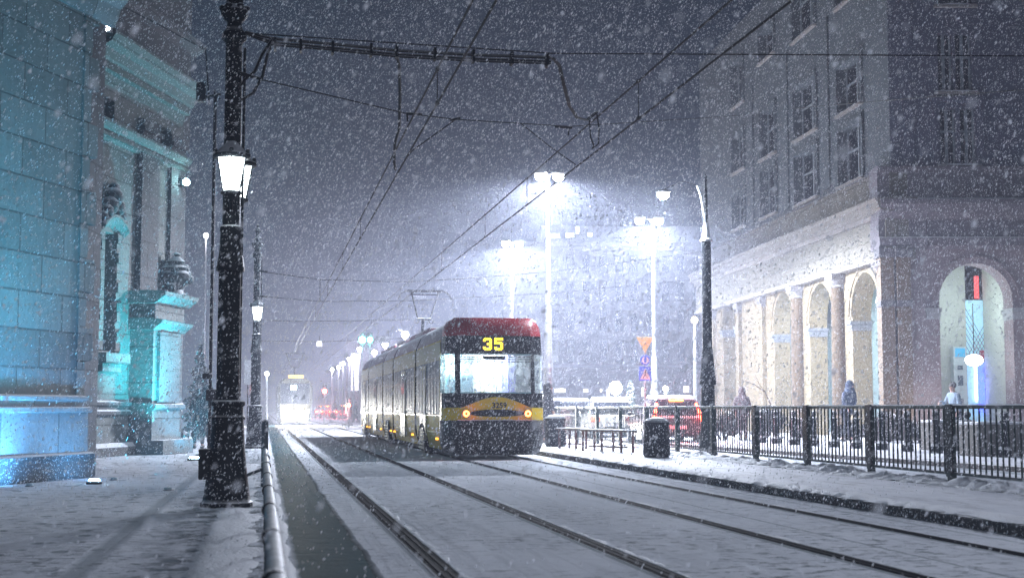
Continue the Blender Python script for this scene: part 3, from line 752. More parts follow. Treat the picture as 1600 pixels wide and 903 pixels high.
# glass
def glass(name, tint=(.9,.95,1), frost=.22):
    m = bpy.data.materials.new(name); m.use_nodes = True; t = m.node_tree; t.nodes.clear()
    o = t.nodes.new('ShaderNodeOutputMaterial'); tr = t.nodes.new('ShaderNodeBsdfTransparent'); tr.inputs[0].default_value = c4(tint)
    df = t.nodes.new('ShaderNodeBsdfTranslucent'); df.inputs[0].default_value = (.8,.85,.9,1); d2 = t.nodes.new('ShaderNodeBsdfDiffuse'); d2.inputs[0].default_value = (.6,.63,.68,1)
    gl = t.nodes.new('ShaderNodeBsdfGlossy'); gl.inputs['Roughness'].default_value = .08
    fr = ramp(t, noise(t, objc(t), 7, 6, .7), .40, .70); fr = math_n(t, 'ADD', math_n(t, 'MULTIPLY', fr, frost), frost*.35)
    m1 = t.nodes.new('ShaderNodeMixShader'); t.links.new(fr, m1.inputs[0]); t.links.new(tr.outputs[0], m1.inputs[1])
    m0 = t.nodes.new('ShaderNodeMixShader'); m0.inputs[0].default_value = .35; t.links.new(df.outputs[0], m0.inputs[1]); t.links.new(d2.outputs[0], m0.inputs[2]); t.links.new(m0.outputs[0], m1.inputs[2])
    m2 = t.nodes.new('ShaderNodeMixShader'); m2.inputs[0].default_value = .05; t.links.new(m1.outputs[0], m2.inputs[1]); t.links.new(gl.outputs[0], m2.inputs[2])
    t.links.new(m2.outputs[0], o.inputs[0]); return m
M['glass'] = glass('frosted_glass', frost=.42)
mb = MB(); a_, b_2 = outline(1.50, HW-.003, fz(1.50)+.01), outline(2.38, HW*.99-.003, fz(2.38)+.01)
for i in (4,5,6,7): mb.add([a_[i],a_[i+1],b_2[i+1],b_2[i]], [(0,1,2,3)])
wsg = mb.build('windscreen', M['glass'], tram)
mb = MB(); zs = [1.50, 1.52]
for z0, z1 in ((1.49,1.515),(2.365,2.385)):
    a3, b3 = outline(z0, HW, fz(z0)-.008), outline(z1, HW, fz(z1)-.008)
    for i in (4,5,6,7): mb.add([a3[i],a3[i+1],b3[i+1],b3[i]], [(0,1,2,3)])
mb.build('seal', mat('glass_edge', (.35,.6,.65), .4), wsg)
mb = MB()
for z0 in (2.20,2.255,2.31):
    a3, b3 = outline(z0, HW, fz(z0)-.006), outline(z0+.016, HW, fz(z0+.016)-.006)
    for i in (4,5,6,7): mb.add([a3[i],a3[i+1],b3[i+1],b3[i]], [(0,1,2,3)])
mb.box(-.30,.22,fz(2.3)-.02,fz(2.3)-.006,2.26,2.345)
mb.build('sunblind_stripes', M['black'], wsg)
for s, nm in ((0, 'corner_window'), (1, 'corner_window')):
    mb = MB()
    for i in ((0,1,2) if s == 0 else (9,10,11)):
        mb.add([a_[i],a_[i+1],b_2[i+1],b_2[i]], [(0,1,2,3)])
    mb.build(nm, M['glass'], tram)
# driver's cab lit inside
cabw = mat('cab_white', (.75,.77,.78), .6); caby = mat('cab_yellow', (.62,.58,.36), .5); cabb = mat('cab_blue', (.25,.25,.85), .5); cabc = mat('cab_cyan', (.35,.7,.85), .5)
inter = MB(); inter.box(-1.1,1.1,2.0,2.05,.9,2.4); it = inter.build('cab_partition', cabw, tram)
mb = MB(); mb.box(-1.12,1.12,.35,2.05,1.30,1.34); mb.build('dashboard', cabw, tram)
mb = MB(); mb.box(-1.12,1.12,.5,2.05,2.40,2.44); mb.build('cab_ceiling', cabw, tram)
mb = MB(); mb.box(.42,.60,1.0,1.9,1.34,2.4); mb.build('blue_panel', cabb, tram)
mb = MB(); mb.box(-.16,-.06,1.4,1.5,1.34,2.4); mb.rod((.18,1.2,1.34),(.18,1.2,2.4),.02); mb.rod((-.30,1.3,1.34),(-.30,1.3,2.4),.025); mb.build('handrail_poles', caby, tram)
mb = MB(); mb.box(-.95,-.40,.9,1.1,1.34,1.95); mb.box(-.9,-.45,.7,.9,1.3,1.45); mb.build('seat', mat('cab_seat', (.25,.33,.40), .8), tram, bevel=.04)
mb = MB(); mb.box(-1.05,-.95,1.0,1.9,1.34,2.4); mb.build('cyan_panel', cabc, tram)
mb = MB(); mb.sphere((.45,.62,1.42), .085); mb.build('red_cap', mat('red_fabric', (.75,.10,.14), .7), tram, smooth=True)
mb = MB(); mb.box(-.6,.6,1.1,1.3,2.385,2.398); mb.build('ceiling_light', emit('cab_light', (.95,1,1), 6), tram)
light('POINT', (0,1.15,2.2), 170, (.84,.92,1), .15, tram); light('POINT', (-.8,.8,2.1), 45, (.6,.95,1), .1, tram)
# LED route number
dsp = MB(); dsp.box(-.42,.34,fz(2.6)-.045,fz(2.6)-.0,2.43,2.77); dp = dsp.build('route_display', M['glassd'], tram)
# dot matrix digits
def led(pattern, x0, zt, px):
    mb = MB()
    for r_, row in enumerate(pattern):
        for c_, ch in enumerate(row):
            if ch == '#':
                x = x0+c_*px; z = zt-r_*px; mb.box(x, x+px*.80, fz(2.6)-.058, fz(2.6)-.046, z-px*.80, z)
    return mb
three = [' ##### ','#######','##   ##','     ##','   ####','   ####','     ##','##   ##','#######',' ##### ']
five  = ['#######','#######','##     ','###### ','#######','     ##','     ##','##   ##','#######',' ##### ']
px_ = .0285
mb = led([a+'  '+b for a, b in zip(three, five)], -.29, 2.745, px_); mb.build('route_number', M['ledem'], dp, weld=False)
# fleet number, grille, tail rings
text_mesh('fleet_number', '3259', .17, M['black'], belt, (.05,-.012-.012,1.215), (R(90),0,0), .004, bold=.004)
mb = MB(); n = 16; top = []; bot = []
for k in range(n+1):
    x = -.62+1.24*k/n; q = 1-(2*k/n-1)**2; top.append((x, -.028+ .012*abs(x), 1.055+.075*q**.6)); bot.append((x, -.028+.012*abs(x), 1.02-.055*q**.6))
mb.loft([bot, top], close=False, caps=False); mb.build('grille', M['black'], belt)
mb = MB()
for k in range(3): mb.box(-.5,.5,-.036,-.030,1.0+k*.03,1.006+k*.03)
mb.build('grille_slats', M['bellows'], belt)
for x in (-.705, .70):
    mb = MB(); mb.rod((x,-.05,1.035),(x,.05,1.035), .085, n=20); hsg = mb.build('tail_lamp', mat('lamp_housing', (.4,.03,.02), .3), tram)
    mb = MB(); rr = []
    for k in range(24):
        a = 2*math.pi*k/24; ca2, sa2 = math.cos(a), math.sin(a)
        rr.append([(x+(.052+.018*math.cos(b))*ca2, -.056+.012*math.sin(b), 1.035+(.052+.018*math.cos(b))*sa2) for b in [j*math.pi/3 for j in range(6)]])
    rr.append(rr[0]); mb.loft(rr, caps=False); mb.build('lamp_ring', M['ringem'], hsg, smooth=True)
    light('POINT', (x,-.16,1.035), 1.6, (1,.13,.02), .03, tram)
# wiper, coupler hatch
mb = MB(); mb.rod((-.35,-.03+fz(1.5),1.45),(-.05,fz(1.8)-.04,1.85), .008); mb.rod((-.05,fz(1.8)-.04,1.62),(-.05,fz(1.95)-.05,2.05),.008); mb.build('wiper', M['rubber'], wsg)
mb = MB(); mb.box(-.45,.45,-.055,-.043,.30,.62); mb.build('coupler_hatch', M['rubber'], bumper, bevel=.01)
mb = MB(); mb.box(-.9,.9,-.03,.0,.886,.90); mb.build('bumper_snow', M['snow'], bumper)
# mirrors arm on the left corner
# pantograph
pyy = YD(TX, 46.6)-YF
pan = []
mb = MB(); mb.box(-.5,.5,pyy-.4,pyy+.8,3.28,3.36); mb.rod((-.5,pyy,3.36),(.5,pyy,3.36),.04); mb.build('pantograph_base', M['iron'], tram)
mb = MB(); mb.tube([(0,pyy+.6,3.36),(-.05,pyy+.1,3.8),(-.1,pyy-.35,4.05)], .055); mb.rod((-.30,pyy-.35,4.05),(.16,pyy-.35,4.05),.035); 
for s in (-.30,.16):
    pr = []
    for k in range(13):
        a = 2*math.pi*k/12; pr.append((s+(.07*math.cos(a)), pyy-.38, 3.98+.07*math.sin(a)))
    mb.tube(pr, .012)
mb.build('pantograph_lower_arm', M['iron'], tram)
mb = MB(); mb.rod((-.27,pyy-.35,4.05),(-.40,pyy+.3,4.93),.026); mb.rod((.13,pyy-.35,4.05),(.48,pyy+.3,4.93),.026); mb.rod((-.45,pyy+.3,4.90),(.52,pyy+.3,4.90),.018); mb.build('pantograph_upper_arm', M['wire'], tram)
mb = MB(); mb.box(-.55,.62,pyy+.2,pyy+.26,4.98,5.05); mb.box(-.55,.62,pyy+.4,pyy+.46,4.98,5.05)
for s, x in ((-1,-.55),(1,.62)):
    for yy in (pyy+.23, pyy+.43): mb.tube([(x,yy,5.02),(x+s*.14,yy,4.98),(x+s*.24,yy,4.88),(x+s*.31,yy,4.74)], .014)
for x in (-.4,.48): mb.rod((x,pyy+.33,4.9),(x,pyy+.33,5.0),.03)
mb.build('pantograph_head', M['wire'], tram)

# ------------------------------------------------------------------ the oncoming tram far away
LX = 2.035; D2 = 97
t = thing('tram', 'distant oncoming tram with yellow front and glaring headlights in the haze', 'tram', (LX+.1, YD(LX, D2), 0))
def sect2(y, hw): return [(-hw+.1,y,.2),(-hw,y,1.2),(-hw,y,2.4),(-hw+.08,y,2.95),(-hw+.4,y,3.2),(hw-.4,y,3.2),(hw-.08,y,2.95),(hw,y,2.4),(hw,y,1.2),(hw-.1,y,.2)]
mb = MB(); mb.loft([sect2(.0,1.0), sect2(.25,1.17), sect2(13.5,1.17)]); bd = mb.build('body', mat('old_tram_yellow', (.10,.08,.03), .5), t, smooth=True)
mb = MB(); mb.box(-.98,.98,-.02,.02,1.45,2.85); ws = mb.build('windscreen', M['glassd'], t, bevel=.01)
mb = MB(); mb.box(-1.19,1.19,.5,13.2,1.45,2.7); mb.build('side_windows', M['glassd'], t)
mb = MB(); mb.box(-.30,.10,-.04,-.021,2.40,2.74); mb.build('route_display', emit('display_white', (.85,1,.95), 9), ws)
mb = MB(); mb.box(-.45,.55,.05,.35,3.22,3.42); mb.build('roof_display', emit('display_amber', (1,.62,.1), 2.6), t)
for x in (-.52,.52):
    mb = MB(); mb.sphere((x,-.02,.80), .22, .07, .20); mb.build('headlight', M['head'], t, smooth=True)
    light('SPOT', (x,-.16,.80), 14000, (1,.97,.9), .1, t, aim=(x*1.3,-16,.0), spot=120, blend=1)
mb = MB(); mb.rod((0,2.6,3.2),(0,1.9,4.0),.05); mb.rod((-.25,1.9,4.0),(-.6,2.5,5.0),.04); mb.rod((.25,1.9,4.0),(.6,2.5,5.0),.04); mb.rod((-.7,2.5,5.0),(.7,2.5,5.0),.05); mb.rod((-.25,1.9,4.0),(.25,1.9,4.0),.04); mb.rod((-.45,2.3,4.6),(.45,2.3,4.6),.02)
mb.build('pantograph', M['iron'], t)

# ------------------------------------------------------------------ cars
def car(loc, rz, label, paint, lamp='wagon', brake=True, power=12, lit=True, group='cars on the road behind the fence', far=False):
    t = thing('parked_car', label, 'car', loc, rz, group)
    # local: rear at y=0 faces -y, length along +y
    Wd = .90
    def rg(y, w, zb, zt, tw): return [(-w,y,zb),(-w,y,(zb+zt)*.55),(-w*.97,y,zt*.86),(-w*tw,y,zt),(w*tw,y,zt),(w*.97,y,zt*.86),(w,y,(zb+zt)*.55),(w,y,zb)]
    mb = MB(); mb.loft([rg(.0,.80,.32,.86,.93), rg(.08,.88,.28,.95,.93), rg(.6,Wd,.25,.98,.93), rg(2.6,Wd,.25,.96,.93), rg(3.6,.89,.25,.88,.9), rg(4.35,.80,.28,.72,.85), rg(4.5,.70,.35,.62,.8)]); bd = mb.build('body', paint, t, smooth=True, bevel=.01)
    def gh(y, w, z0, z1, tw): return [(-w,y,z0),(-w*tw,y,z1),(w*tw,y,z1),(w,y,z0)]
    mb = MB(); mb.loft([gh(.06,.80,.93,.95,.95), gh(.30,.80,.93,1.38,.80), gh(.5,.82,.93,1.44,.80), gh(1.9,.82,.93,1.47,.80), gh(2.6,.82,.93,1.36,.80), gh(3.4,.80,.93,.96,.95)]); cb = mb.build('cabin_glass', M['glassd'], t, smooth=True)
    mb = MB(); mb.loft([[(-.64,y,z),(-.60,y,z+.05),(.60,y,z+.05),(.64,y,z)] for y, z in ((.30,1.385),(.5,1.445),(1.9,1.475),(2.5,1.39))]); rf = mb.build('roof', paint, t, smooth=True)
    mb = MB(); mb.loft([[(-.60,y,z),(-.54,y,z+.05),(.54,y,z+.05),(.60,y,z)] for y, z in ((.34,1.435),(.5,1.50),(1.9,1.53),(2.45,1.45))]); mb.build('roof_snow', M['snow'], rf, smooth=True)
    for s in (-1, 1):
        mb = MB(); mb.rod((s*.64,.13,.95),(s*.60,.34,1.40),.03); mb.rod((s*.78,1.25,.95),(s*.64,1.25,1.45),.025); mb.build('window_pillar', paint, cb)
        for y in (.85, 3.55):
            mb = MB(); mb.rod((s*.70,y,.31),(s*.91,y,.31), .31, n=20); w = mb.build('wheel', M['rubber'], t)
            mb = MB(); mb.rod((s*.905,y,.31),(s*.92,y,.31), .19, n=14); mb.build('rim', M['galv'], w)
        mb = MB(); mb.sphere((s*1.0,2.75,.98), .10, .07, .07); mb.build('wing_mirror', paint, t, smooth=True)
        if lamp == 'wagon':
            mb = MB(); mb.tube([(s*.76,-.03,.74),(s*.74,-.0,.94)], .055); mb.tube([(s*.70,.10,1.0),(s*.62,.26,1.30)], .045)
        else:
            mb = MB(); mb.box(s*.62-.16, s*.62+.16, -.03, .06, .70, .86)
        mb.build('tail_light', (M['redem'] if brake else emit('tail_dim', (1,.12,.06), 14)) if lit and not (not brake and s > 0) else mat('tail_off', (.12,.01,.01), .3), t)
        if lit: light('POINT', (s*.78,-.45,.98), power, (1,.06,.05), .05, t)
    if brake:
        mb = MB(); mb.box(-.22,.22,.24,.28,1.385,1.42); mb.build('brake_light', M['ringem'], t)
    mb = MB(); mb.box(-.26,.26,-.03,-.0,.52,.63); pl = mb.build('number_plate', M['white'], t)
    mb = MB(); mb.box(-.84,.84,-.07,.10,.30,.48); mb.build('bumper', M['black'], t, bevel=.03)
    return t
dred = mat('dark_red_paint', (.02,.010,.012), .3, frost=.1, fleck=.05); wht = mat('white_paint', (.78,.80,.74), .35, var=.05)
g = atD(1060, 690, 44); car((g.x, g.y, 0), R(-4), 'dark estate car with glowing red brake lights behind the fence', dred, power=220)
g = atD(957, 682, 51); car((g.x, g.y, 0), R(-8), 'white car with one red tail light and snow on its roof', wht, 'box', brake=False, power=4)
wc = bpy.data.objects.get('parked_car.001'); light('SPOT', (.1,-1.6,1.5), 260, (1,.97,.86), .1, wc, aim=(.2,0,.6), spot=100, blend=1).data.energy = 40  # spot without a fixture, added to brighten the white car's rear
# a dark parked hatchback partly hidden left of the white one
g = atD(908, 684, 56); car((g.x, g.y, 0), R(12), 'dark car with snowy roof left of the white car', mat('dark_paint', (.05,.055,.06), .4, frost=.3, fleck=.3), 'box', brake=False, power=.5, lit=False)
# far queue of cars with red lights
for i, (px, D) in enumerate(((503,175),(512,168),(525,160),(536,152),(519,182),(531,172))):
    g = atD(px, 650, D); car((g.x, g.y, 0), R(0), ['leftmost car of the distant queue glowing red','second distant car of the red glowing queue','distant car in the middle of the red queue','rightmost car of the distant red queue','farthest car of the distant red queue','distant car behind the rightmost one of the red queue'][i], dred, 'box', power=420, group='distant queue of cars')

# ------------------------------------------------------------------ road signs
t0 = atD(1008, 640, 45); t = thing('road_sign_post', 'post with yellow yield triangle, round sign and blue pedestrian crossing sign', 'road sign', (t0.x, t0.y, 0))
k_ = 45/F
def zz(y): return HC+(VPY-y)*k_*1.0
mb = MB(); mb.rod((0,0,0),(0,0,zz(545)), .035); mb.build('post', M['galv'], t)
yw = mat('sign_yellow', (.75,.55,.18), .5, var=.05); blu = mat('sign_blue', (.05,.12,.55), .5, var=.05); rdm = mat('sign_rim', (.6,.45,.2), .5)
W_ = 14*k_
mb = MB(); mb.loft([[(-W_,y,zz(527)),(W_,y,zz(527)),(0,y,zz(552))] for y in (-.06,-.04)]); mb.build('yield_sign', yw, t, bevel=.004)
mb = MB(); mb.rod((0,-.06,zz(563)),(0,-.04,zz(563)), 8.5*k_, n=28); rs = mb.build('round_sign', blu, t)
mb = MB(); rr = []
mb.rod((0,-.068,zz(563)),(0,-.0605,zz(563)), 5.5*k_, n=24); mb.build('sign_face', M['white'], rs)
mb = MB(); mb.box(-.04,.04,-.078,-.0685,zz(567),zz(560)); mb.sphere((0,-.075,zz(558.8)), .035,.01,.035); mb.build('sign_figure', blu, rs)
mb = MB(); mb.box(-10*k_,10*k_,-.06,-.04,zz(595),zz(573)); ps = mb.build('pedestrian_sign', blu, t, bevel=.01)
mb = MB(); mb.loft([[(-8*k_,y,zz(592.5)),(8*k_,y,zz(592.5)),(0,y,zz(575.5))] for y in (-.066,-.0605)]); wt = mb.build('white_triangle', M['white'], ps)
mb = MB(); zc = zz(585)
mb.sphere((.01,-.07,zc+.13), .028,.006,.028)
for a, b in (((0,zc+.10),(-.01,zc)),((-.01,zc),(-.08,zc-.13)),((-.01,zc),(.07,zc-.13)),((0,zc+.08),(-.08,zc+.01)),((0,zc+.08),(.08,zc+.02))):
    mb.rod((a[0],-.07,a[1]),(b[0],-.07,b[1]), .014, n=6)
mb.build('walking_figure', M['black'], wt)
# small blue sign near the curved post
# hanging board signs over the street
a = atD(599, 529, 80); t = thing('hanging_sign_board', 'small dark board hanging from the overhead wires above the tram rear', 'sign', a)
mb = MB(); mb.box(-.4,.4,-.04,.04,-.25,.15); mb.build('board', M['black'], t); mb = MB(); mb.rod((-.3,0,.15),(-.3,0,.5),.015); mb.rod((.3,0,.15),(.3,0,.5),.015); mb.build('hanger', M['wire'], t)
a = atD(499, 537, 90); t = thing('hanging_sign_board', 'small pale lit square sign hanging over the left track', 'sign', a)
mb = MB(); mb.box(-.16,.16,-.04,.04,-.16,.16); mb.build('board', emit('lit_square', (1,.98,.98), 3), t); mb = MB(); mb.rod((0,0,.16),(0,0,.5),.015); mb.build('hanger', M['wire'], t)
# sign on thin post by the second lamp post
g = G(386, 688); t = thing('street_sign_post', 'narrow dark sign plate on a thin post behind the handrail', 'sign', (g.x, g.y, 0))
mb = MB(); mb.rod((0,0,0),(0,0,2.9),.025); mb.build('post', M['iron'], t); mb = MB(); mb.box(-.14,.14,-.05,-.03,2.0,2.9); mb.build('sign_plate', M['galv'], t)
# white triangular sign by the church end
a = atD(302, 645, 43); t = thing('small_triangle_sign', 'small white triangular sign at the end of the church', 'sign', (a.x, a.y, 0))
mb = MB(); mb.rod((0,0,0),(0,0,1.2),.02); mb.build('post', M['iron'], t); mb = MB(); mb.loft([[(-.13,y,.88),(.13,y,1.02),(-.13,y,1.18)] for y in (-.03,-.02)]); mb.build('sign_plate', M['white'], t)

# thin pole with boxes left of the near post
g = atD(327, 690, 30); a = atD(327, 142, 30)
t = thing('utility_pole', 'thin dark pole with boxes on it between the church and near lamp post', 'pole', (g.x, g.y, 0))
mb = MB(); mb.rod((0,0,0),(0,0,a.z),.035); mb.build('shaft', M['iron'], t)
for (px, y0, y1, w) in ((314,130,160,.10),(331,608,626,.12),(324,583,592,.10)):
    q0, q1 = atD(px, y1, 30)-g, atD(px, y0, 30)-g; z0_, z1_ = q0.z+g.z, q1.z+g.z
    mb = MB(); mb.box(q0.x-w, q0.x+w, -.1+q0.y, .1+q0.y, z0_, z1_); mb.build('switch_box', M['iron'], t, bevel=.01)
q0 = atD(345, 148, 30)-g; q1 = atD(308, 153, 30)-g
mb = MB(); mb.rod((q0.x,q0.y,q0.z+g.z),(q1.x,q1.y,q1.z+g.z),.03); mb.tube([(q1.x,q1.y,q1.z+g.z+.05),(0,0,a.z-.12),(q0.x,q0.y,q0.z+g.z-.1)],.02); mb.build('crossarm', M['iron'], t)

# ------------------------------------------------------------------ overhead wires
def wire(name, pts, r, label, cat='wire', m='wire', sag=0.0, group=None):
    if sag and len(pts) == 2:
        a, b = Vector(pts[0]), Vector(pts[1]); pts = [a+(b-a)*(i/16)-Vector((0,0,sag*4*(i/16)*(1-i/16))) for i in range(17)]
    mb = MB(); mb.tube(pts, r, 6); o = mb.build(name, M[m], smooth=True, weld=False); tag(o, label, cat, group); return o
def line(X, zc, zm, label, drops):
    t = thing('overhead_line', label, 'overhead line', (X, 0, 0))
    mb = MB(); mb.tube([(0,y,zc) for y in (2,40,90,160)], .014); mb.build('contact_wire', M['wire'], t)
    mb = MB(); mb.tube([(0,y,zm) for y in (2,40,90,160)], .014); mb.build('messenger_wire', M['wire'], t)
    for y in drops:
        mb = MB(); mb.rod((0,y,zc),(0,y,zm),.006); mb.box(-.02,.02,y-.05,y+.05,zc-.01,zc+.03); mb.box(-.02,.02,y-.05,y+.05,zm-.02,zm+.02); mb.build('dropper', M['wire'], t)
line(2.04, 4.85, 5.28, 'pair of overhead wires running above the left track', (17.0, 31, 38, 47, 58, 72, 90))
line(5.19, 5.24, 5.78, 'pair of overhead wires running above the right track', (19.3, 28.0, 33.5, 42, 55, 70, 90))
yb = 17.1
top1 = atD(380, 52, 16.9); fr = Vector((20.6, 17.3, 5.75))
wire('support_cable', [top1, atD(865, 84, 17.5), atD(1600, 88, 18.5), fr], .008, 'thin upper support wire crossing the whole street high up')
b1 = [atD(px, py, 17.1) for px, py in ((383,50),(430,62),(520,70),(620,80),(740,87),(862,91))]
cb = thing('feeder_cables', 'thick bundle of black feeder cables hanging across the street', 'cable')
for k, dz in enumerate((0, -.035, -.06, .03)):
    mb = MB(); mb.tube([p+Vector((0, .02*k, dz if i else dz*.3)) for i, p in enumerate(b1)], .014 if k < 3 else .009); mb.build('cable', M['cable'], cb)
mb = MB()
for i in (430, 470, 520, 580, 620, 680, 740, 800, 855):
    f_ = (i-383)/479; j = min(4, int(f_*5)); p = atD(i, 66+ (i-430)*.061, 17.1); mb.box(p.x-.015,p.x+.015,p.y-.04,p.y+.10,p.z-.10,p.z+.05)
mb.build('cable_clips', M['iron'], cb)
mb = MB(); mb.tube([atD(px, py, d) for px, py, d in ((425,62,17.1),(410,85,17.0),(398,112,16.9),(382,125,16.85),(374,140,16.8))], .018); mb.tube([atD(px, py, d) for px, py, d in ((428,62,17.1),(418,85,17.0),(410,120,16.9),(396,145,16.9),(378,156,16.8))], .018); mb.build('drop_loop', M['cable'], cb)
mb = MB(); mb.tube([atD(px, py, d) for px, py, d in ((619,82,17.1),(624,105,17.6),(625,150,18.5),(624,200,19.6),(617,225,20.2),(616,255,20.8),(618,265,21.2))], .020); mb.build('drop_cable', M['cable'], cb)
mb = MB()
for dx in (0, 3): mb.tube([atD(px+dx, py, d) for px, py, d in ((862,91,17.1),(872,102,17.6),(880,135,18.6),(888,165,19.8),(900,184,21),(915,188,21.8),(932,175,22.2))], .013)
mb.build('drop_cable', M['cable'], cb)
mb = MB(); mb.tube([atD(px, py, 22.2) for px, py in ((921,188),(923,215),(928,228),(925,233))], .012); mb.tube([atD(px, py, 22.2) for px, py in ((932,176),(936,200),(935,225),(926,232))], .012); mb.build('jumper', M['cable'], cb)
a0 = atD(405, 124, 16.9); n1 = atD(636, 178, 19.9); n2 = atD(712, 187, 21.0); n3 = atD(890, 198, 24.4); n4 = atD(1200, 178, 50)
sw = wire('span_wire', [atD(376, 118, 16.8), a0, n1, n2, n3, n4], .008, 'span wire from the near lamp post over both tracks')
mb = MB(); mb.rod(atD(372,113,16.8), atD(411,125,16.9), .018); mb.rod(n1, atD(658,179,20.1), .02); mb.rod(atD(868,198,24.1), atD(893,200,24.4), .022); mb.rod(atD(705,188,20.9), atD(718,185,21.1), .02)
mb.rod(atD(636,178,19.9), atD(637,190,19.9), .012); mb.rod(atD(889,200,24.4), atD(888,212,24.4), .012); mb.build('insulators', M['iron'], sw)
wire('steady_arm', [n2, atD(645,235,21.5), atD(634,248,21.3)], .009, 'slanting arm wire pulling the left contact wire under the span wire')
wire('steady_arm', [atD(815,194,22.8), atD(860,230,24), atD(900,258,24.5)], .009, 'slanting arm wire pulling the right contact wire in front of the lamp glow')
wire('support_cable', [atD(1620,139,19), atD(1400,156,24), atD(1240,170,32)], .008, 'short pale wire crossing in front of the dark facade at right')
wire('support_cable', [atD(398,423,41), atD(500,437,42), atD(640,441,43.5), atD(860,425,47), atD(1110,392,52)], .011, 'upper of two span wires from the second lamp post')
o = wire('support_cable', [atD(398,462,41), atD(500,471,42), atD(640,470,43.5), atD(860,458,47), atD(1110,435,52)], .010, 'lower of two span wires from the second lamp post')
mb = MB(); mb.rod(atD(500,437,42), atD(500,471,42), .01); mb.rod(atD(404,423,41), atD(418,425,41), .03); mb.rod(atD(404,462,41), atD(418,464,41), .03); mb.build('hanger', M['wire'], o)
wire('support_cable', [atD(398,532,66), atD(500,534,67), atD(640,528,70), atD(760,505,74)], .014, 'faint span wire just above the distant tram')
wire('support_cable', [atD(398,500,55), atD(470,502,56), atD(640,500,60)], .012, 'faint span wire crossing level with the second lantern')

# ------------------------------------------------------------------ church on the left
YW1 = YAW + math.atan((1350-CX)/F)
B1 = G(122, 746)
fA = Fac((B1.x, B1.y), YW1, (math.cos(YW1), -math.sin(YW1), 0))
ch = thing('church', 'large pale stone church with cornices on the left, washed in cyan floodlight', 'church', (B1.x, B1.y, 0))
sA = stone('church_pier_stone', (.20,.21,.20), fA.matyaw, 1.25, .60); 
Ln = -14
mb = MB(); fA.box(mb, Ln, 0, 1.30, 8.15, -1.0, 0); mb.build('pier_wall', sA, ch)
mb = MB(); fA.box(mb, Ln, .10, .42, 1.10, -1.0, .10); mb.build('dado_wall', stone('church_dado', (.24,.24,.235), fA.matyaw, 1.6, 2.0), ch)
mb = MB(); fA.profile(mb, Ln, .14, [(.12,1.08),(.16,1.10),(.16,1.16),(.10,1.18)]); fA.profile(mb, Ln, .04, [(.09,1.18),(.09,1.27),(.14,1.29),(.14,1.34),(.03,1.37)]); mb.build('belt_moulding', stone('church_mould', (.30,.30,.29), fA.matyaw, 3, 3), ch)
mb = MB(); fA.profile(mb, Ln, .2, [(.18,-.05),(.20,.05),(.17,.30),(.20,.40),(.12,.43)]); mb.build('plinth', mat('plinth_dark', (.045,.042,.04), .9, frost=.4, bmp=.02, fleck=.35), ch)
# return face the floodlights miss, its shade put into darker stone
C1 = G(149, 741); YWt = math.atan2(C1.x-B1.x, C1.y-B1.y)
sB = stone('church_return_shaded', (.09,.088,.095), math.pi/2-YWt, 1.3, .60)
mb = MB()
d_ = Vector((C1.x-B1.x, C1.y-B1.y, 0)); nn = Vector((-d_.y, d_.x, 0)).normalized()*1.0
def poly_prism(mb, pts, z0, z1): mb.loft([[(p[0],p[1],z) for p in pts] for z in (z0, z1)])
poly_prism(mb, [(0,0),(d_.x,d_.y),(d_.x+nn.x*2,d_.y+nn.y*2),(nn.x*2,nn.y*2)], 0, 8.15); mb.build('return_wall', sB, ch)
# toothed quoins
mb = MB()
for k in range(12):
    z = 1.36+k*.58; w = .34 if k % 2 else .10
    fA.box(mb, -.16, w-.02, z+.012, z+.568, -.3, .025)
mb.build('quoins', sA, ch)
mb = MB(); fA.profile(mb, Ln, .75, [(.05,7.85),(.12,8.0),(.16,8.15),(.30,8.3),(.34,8.5),(.55,8.65),(.58,8.85),(.10,8.89)]); fA.box(mb, Ln, .3, 8.85, 11.5, -1, .0); mb.build('cornice', sA, ch)
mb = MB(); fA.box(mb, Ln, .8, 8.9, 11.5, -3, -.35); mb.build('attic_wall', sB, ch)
# recessed long wall
YW2 = YAW + math.atan((1100-CX)/F)
O2 = G(165, 713); fB = Fac((O2.x, O2.y), YW2, (math.cos(YW2), -math.sin(YW2), 0)); 
off = Vector((O2.x-B1.x, O2.y-B1.y, 0))
def sh(mb):
    mb.v = [(x+off.x, y+off.y, z) for x, y, z in mb.v]; return mb
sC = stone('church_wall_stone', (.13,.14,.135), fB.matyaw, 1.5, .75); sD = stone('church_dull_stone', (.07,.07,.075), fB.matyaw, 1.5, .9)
u0 = fB.u(118); u1 = fB.u(279)
wu0, wu1 = fB.u(153), fB.u(173); sq = [(fB.u(141), fB.u(169)), (fB.u(237), fB.u(259))]
zsq = (fB.hit(155,178)[1], fB.hit(155,146)[1]); zw = (fB.hit(165,548)[1], fB.hit(165,362)[1])
holes = [(a, b, zsq[0], zsq[1]) for a, b in sq] + [(wu0, wu1, zw[0], zw[1])]
zt = fB.hit(142, 62)[1]
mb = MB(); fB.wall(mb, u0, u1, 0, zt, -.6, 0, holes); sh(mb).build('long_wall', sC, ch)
mb = MB(); fB.box(mb, u0, u1, 0, zt, -1.2, -.61); sh(mb).build('dark_interior', M['glassd'], ch)
for a, b in sq:
    mb = MB(); fB.box(mb, a, b, zsq[0], zsq[1], -.35, -.3); w = sh(mb).build('window', M['glassd'], ch)
    mb = MB(); fB.box(mb, a-.12, b+.12, zsq[0]-.12, zsq[0]-.02, -.02, .08); fB.box(mb, (a+b)/2-.03, (a+b)/2+.03, zsq[0], zsq[1], -.34, -.25); sh(mb).build('frame', sC, w)
mb = MB(); fB.box(mb, wu0, wu1, zw[0], zw[1], -.45, -.4); w = sh(mb).build('window', M['glassd'], ch)
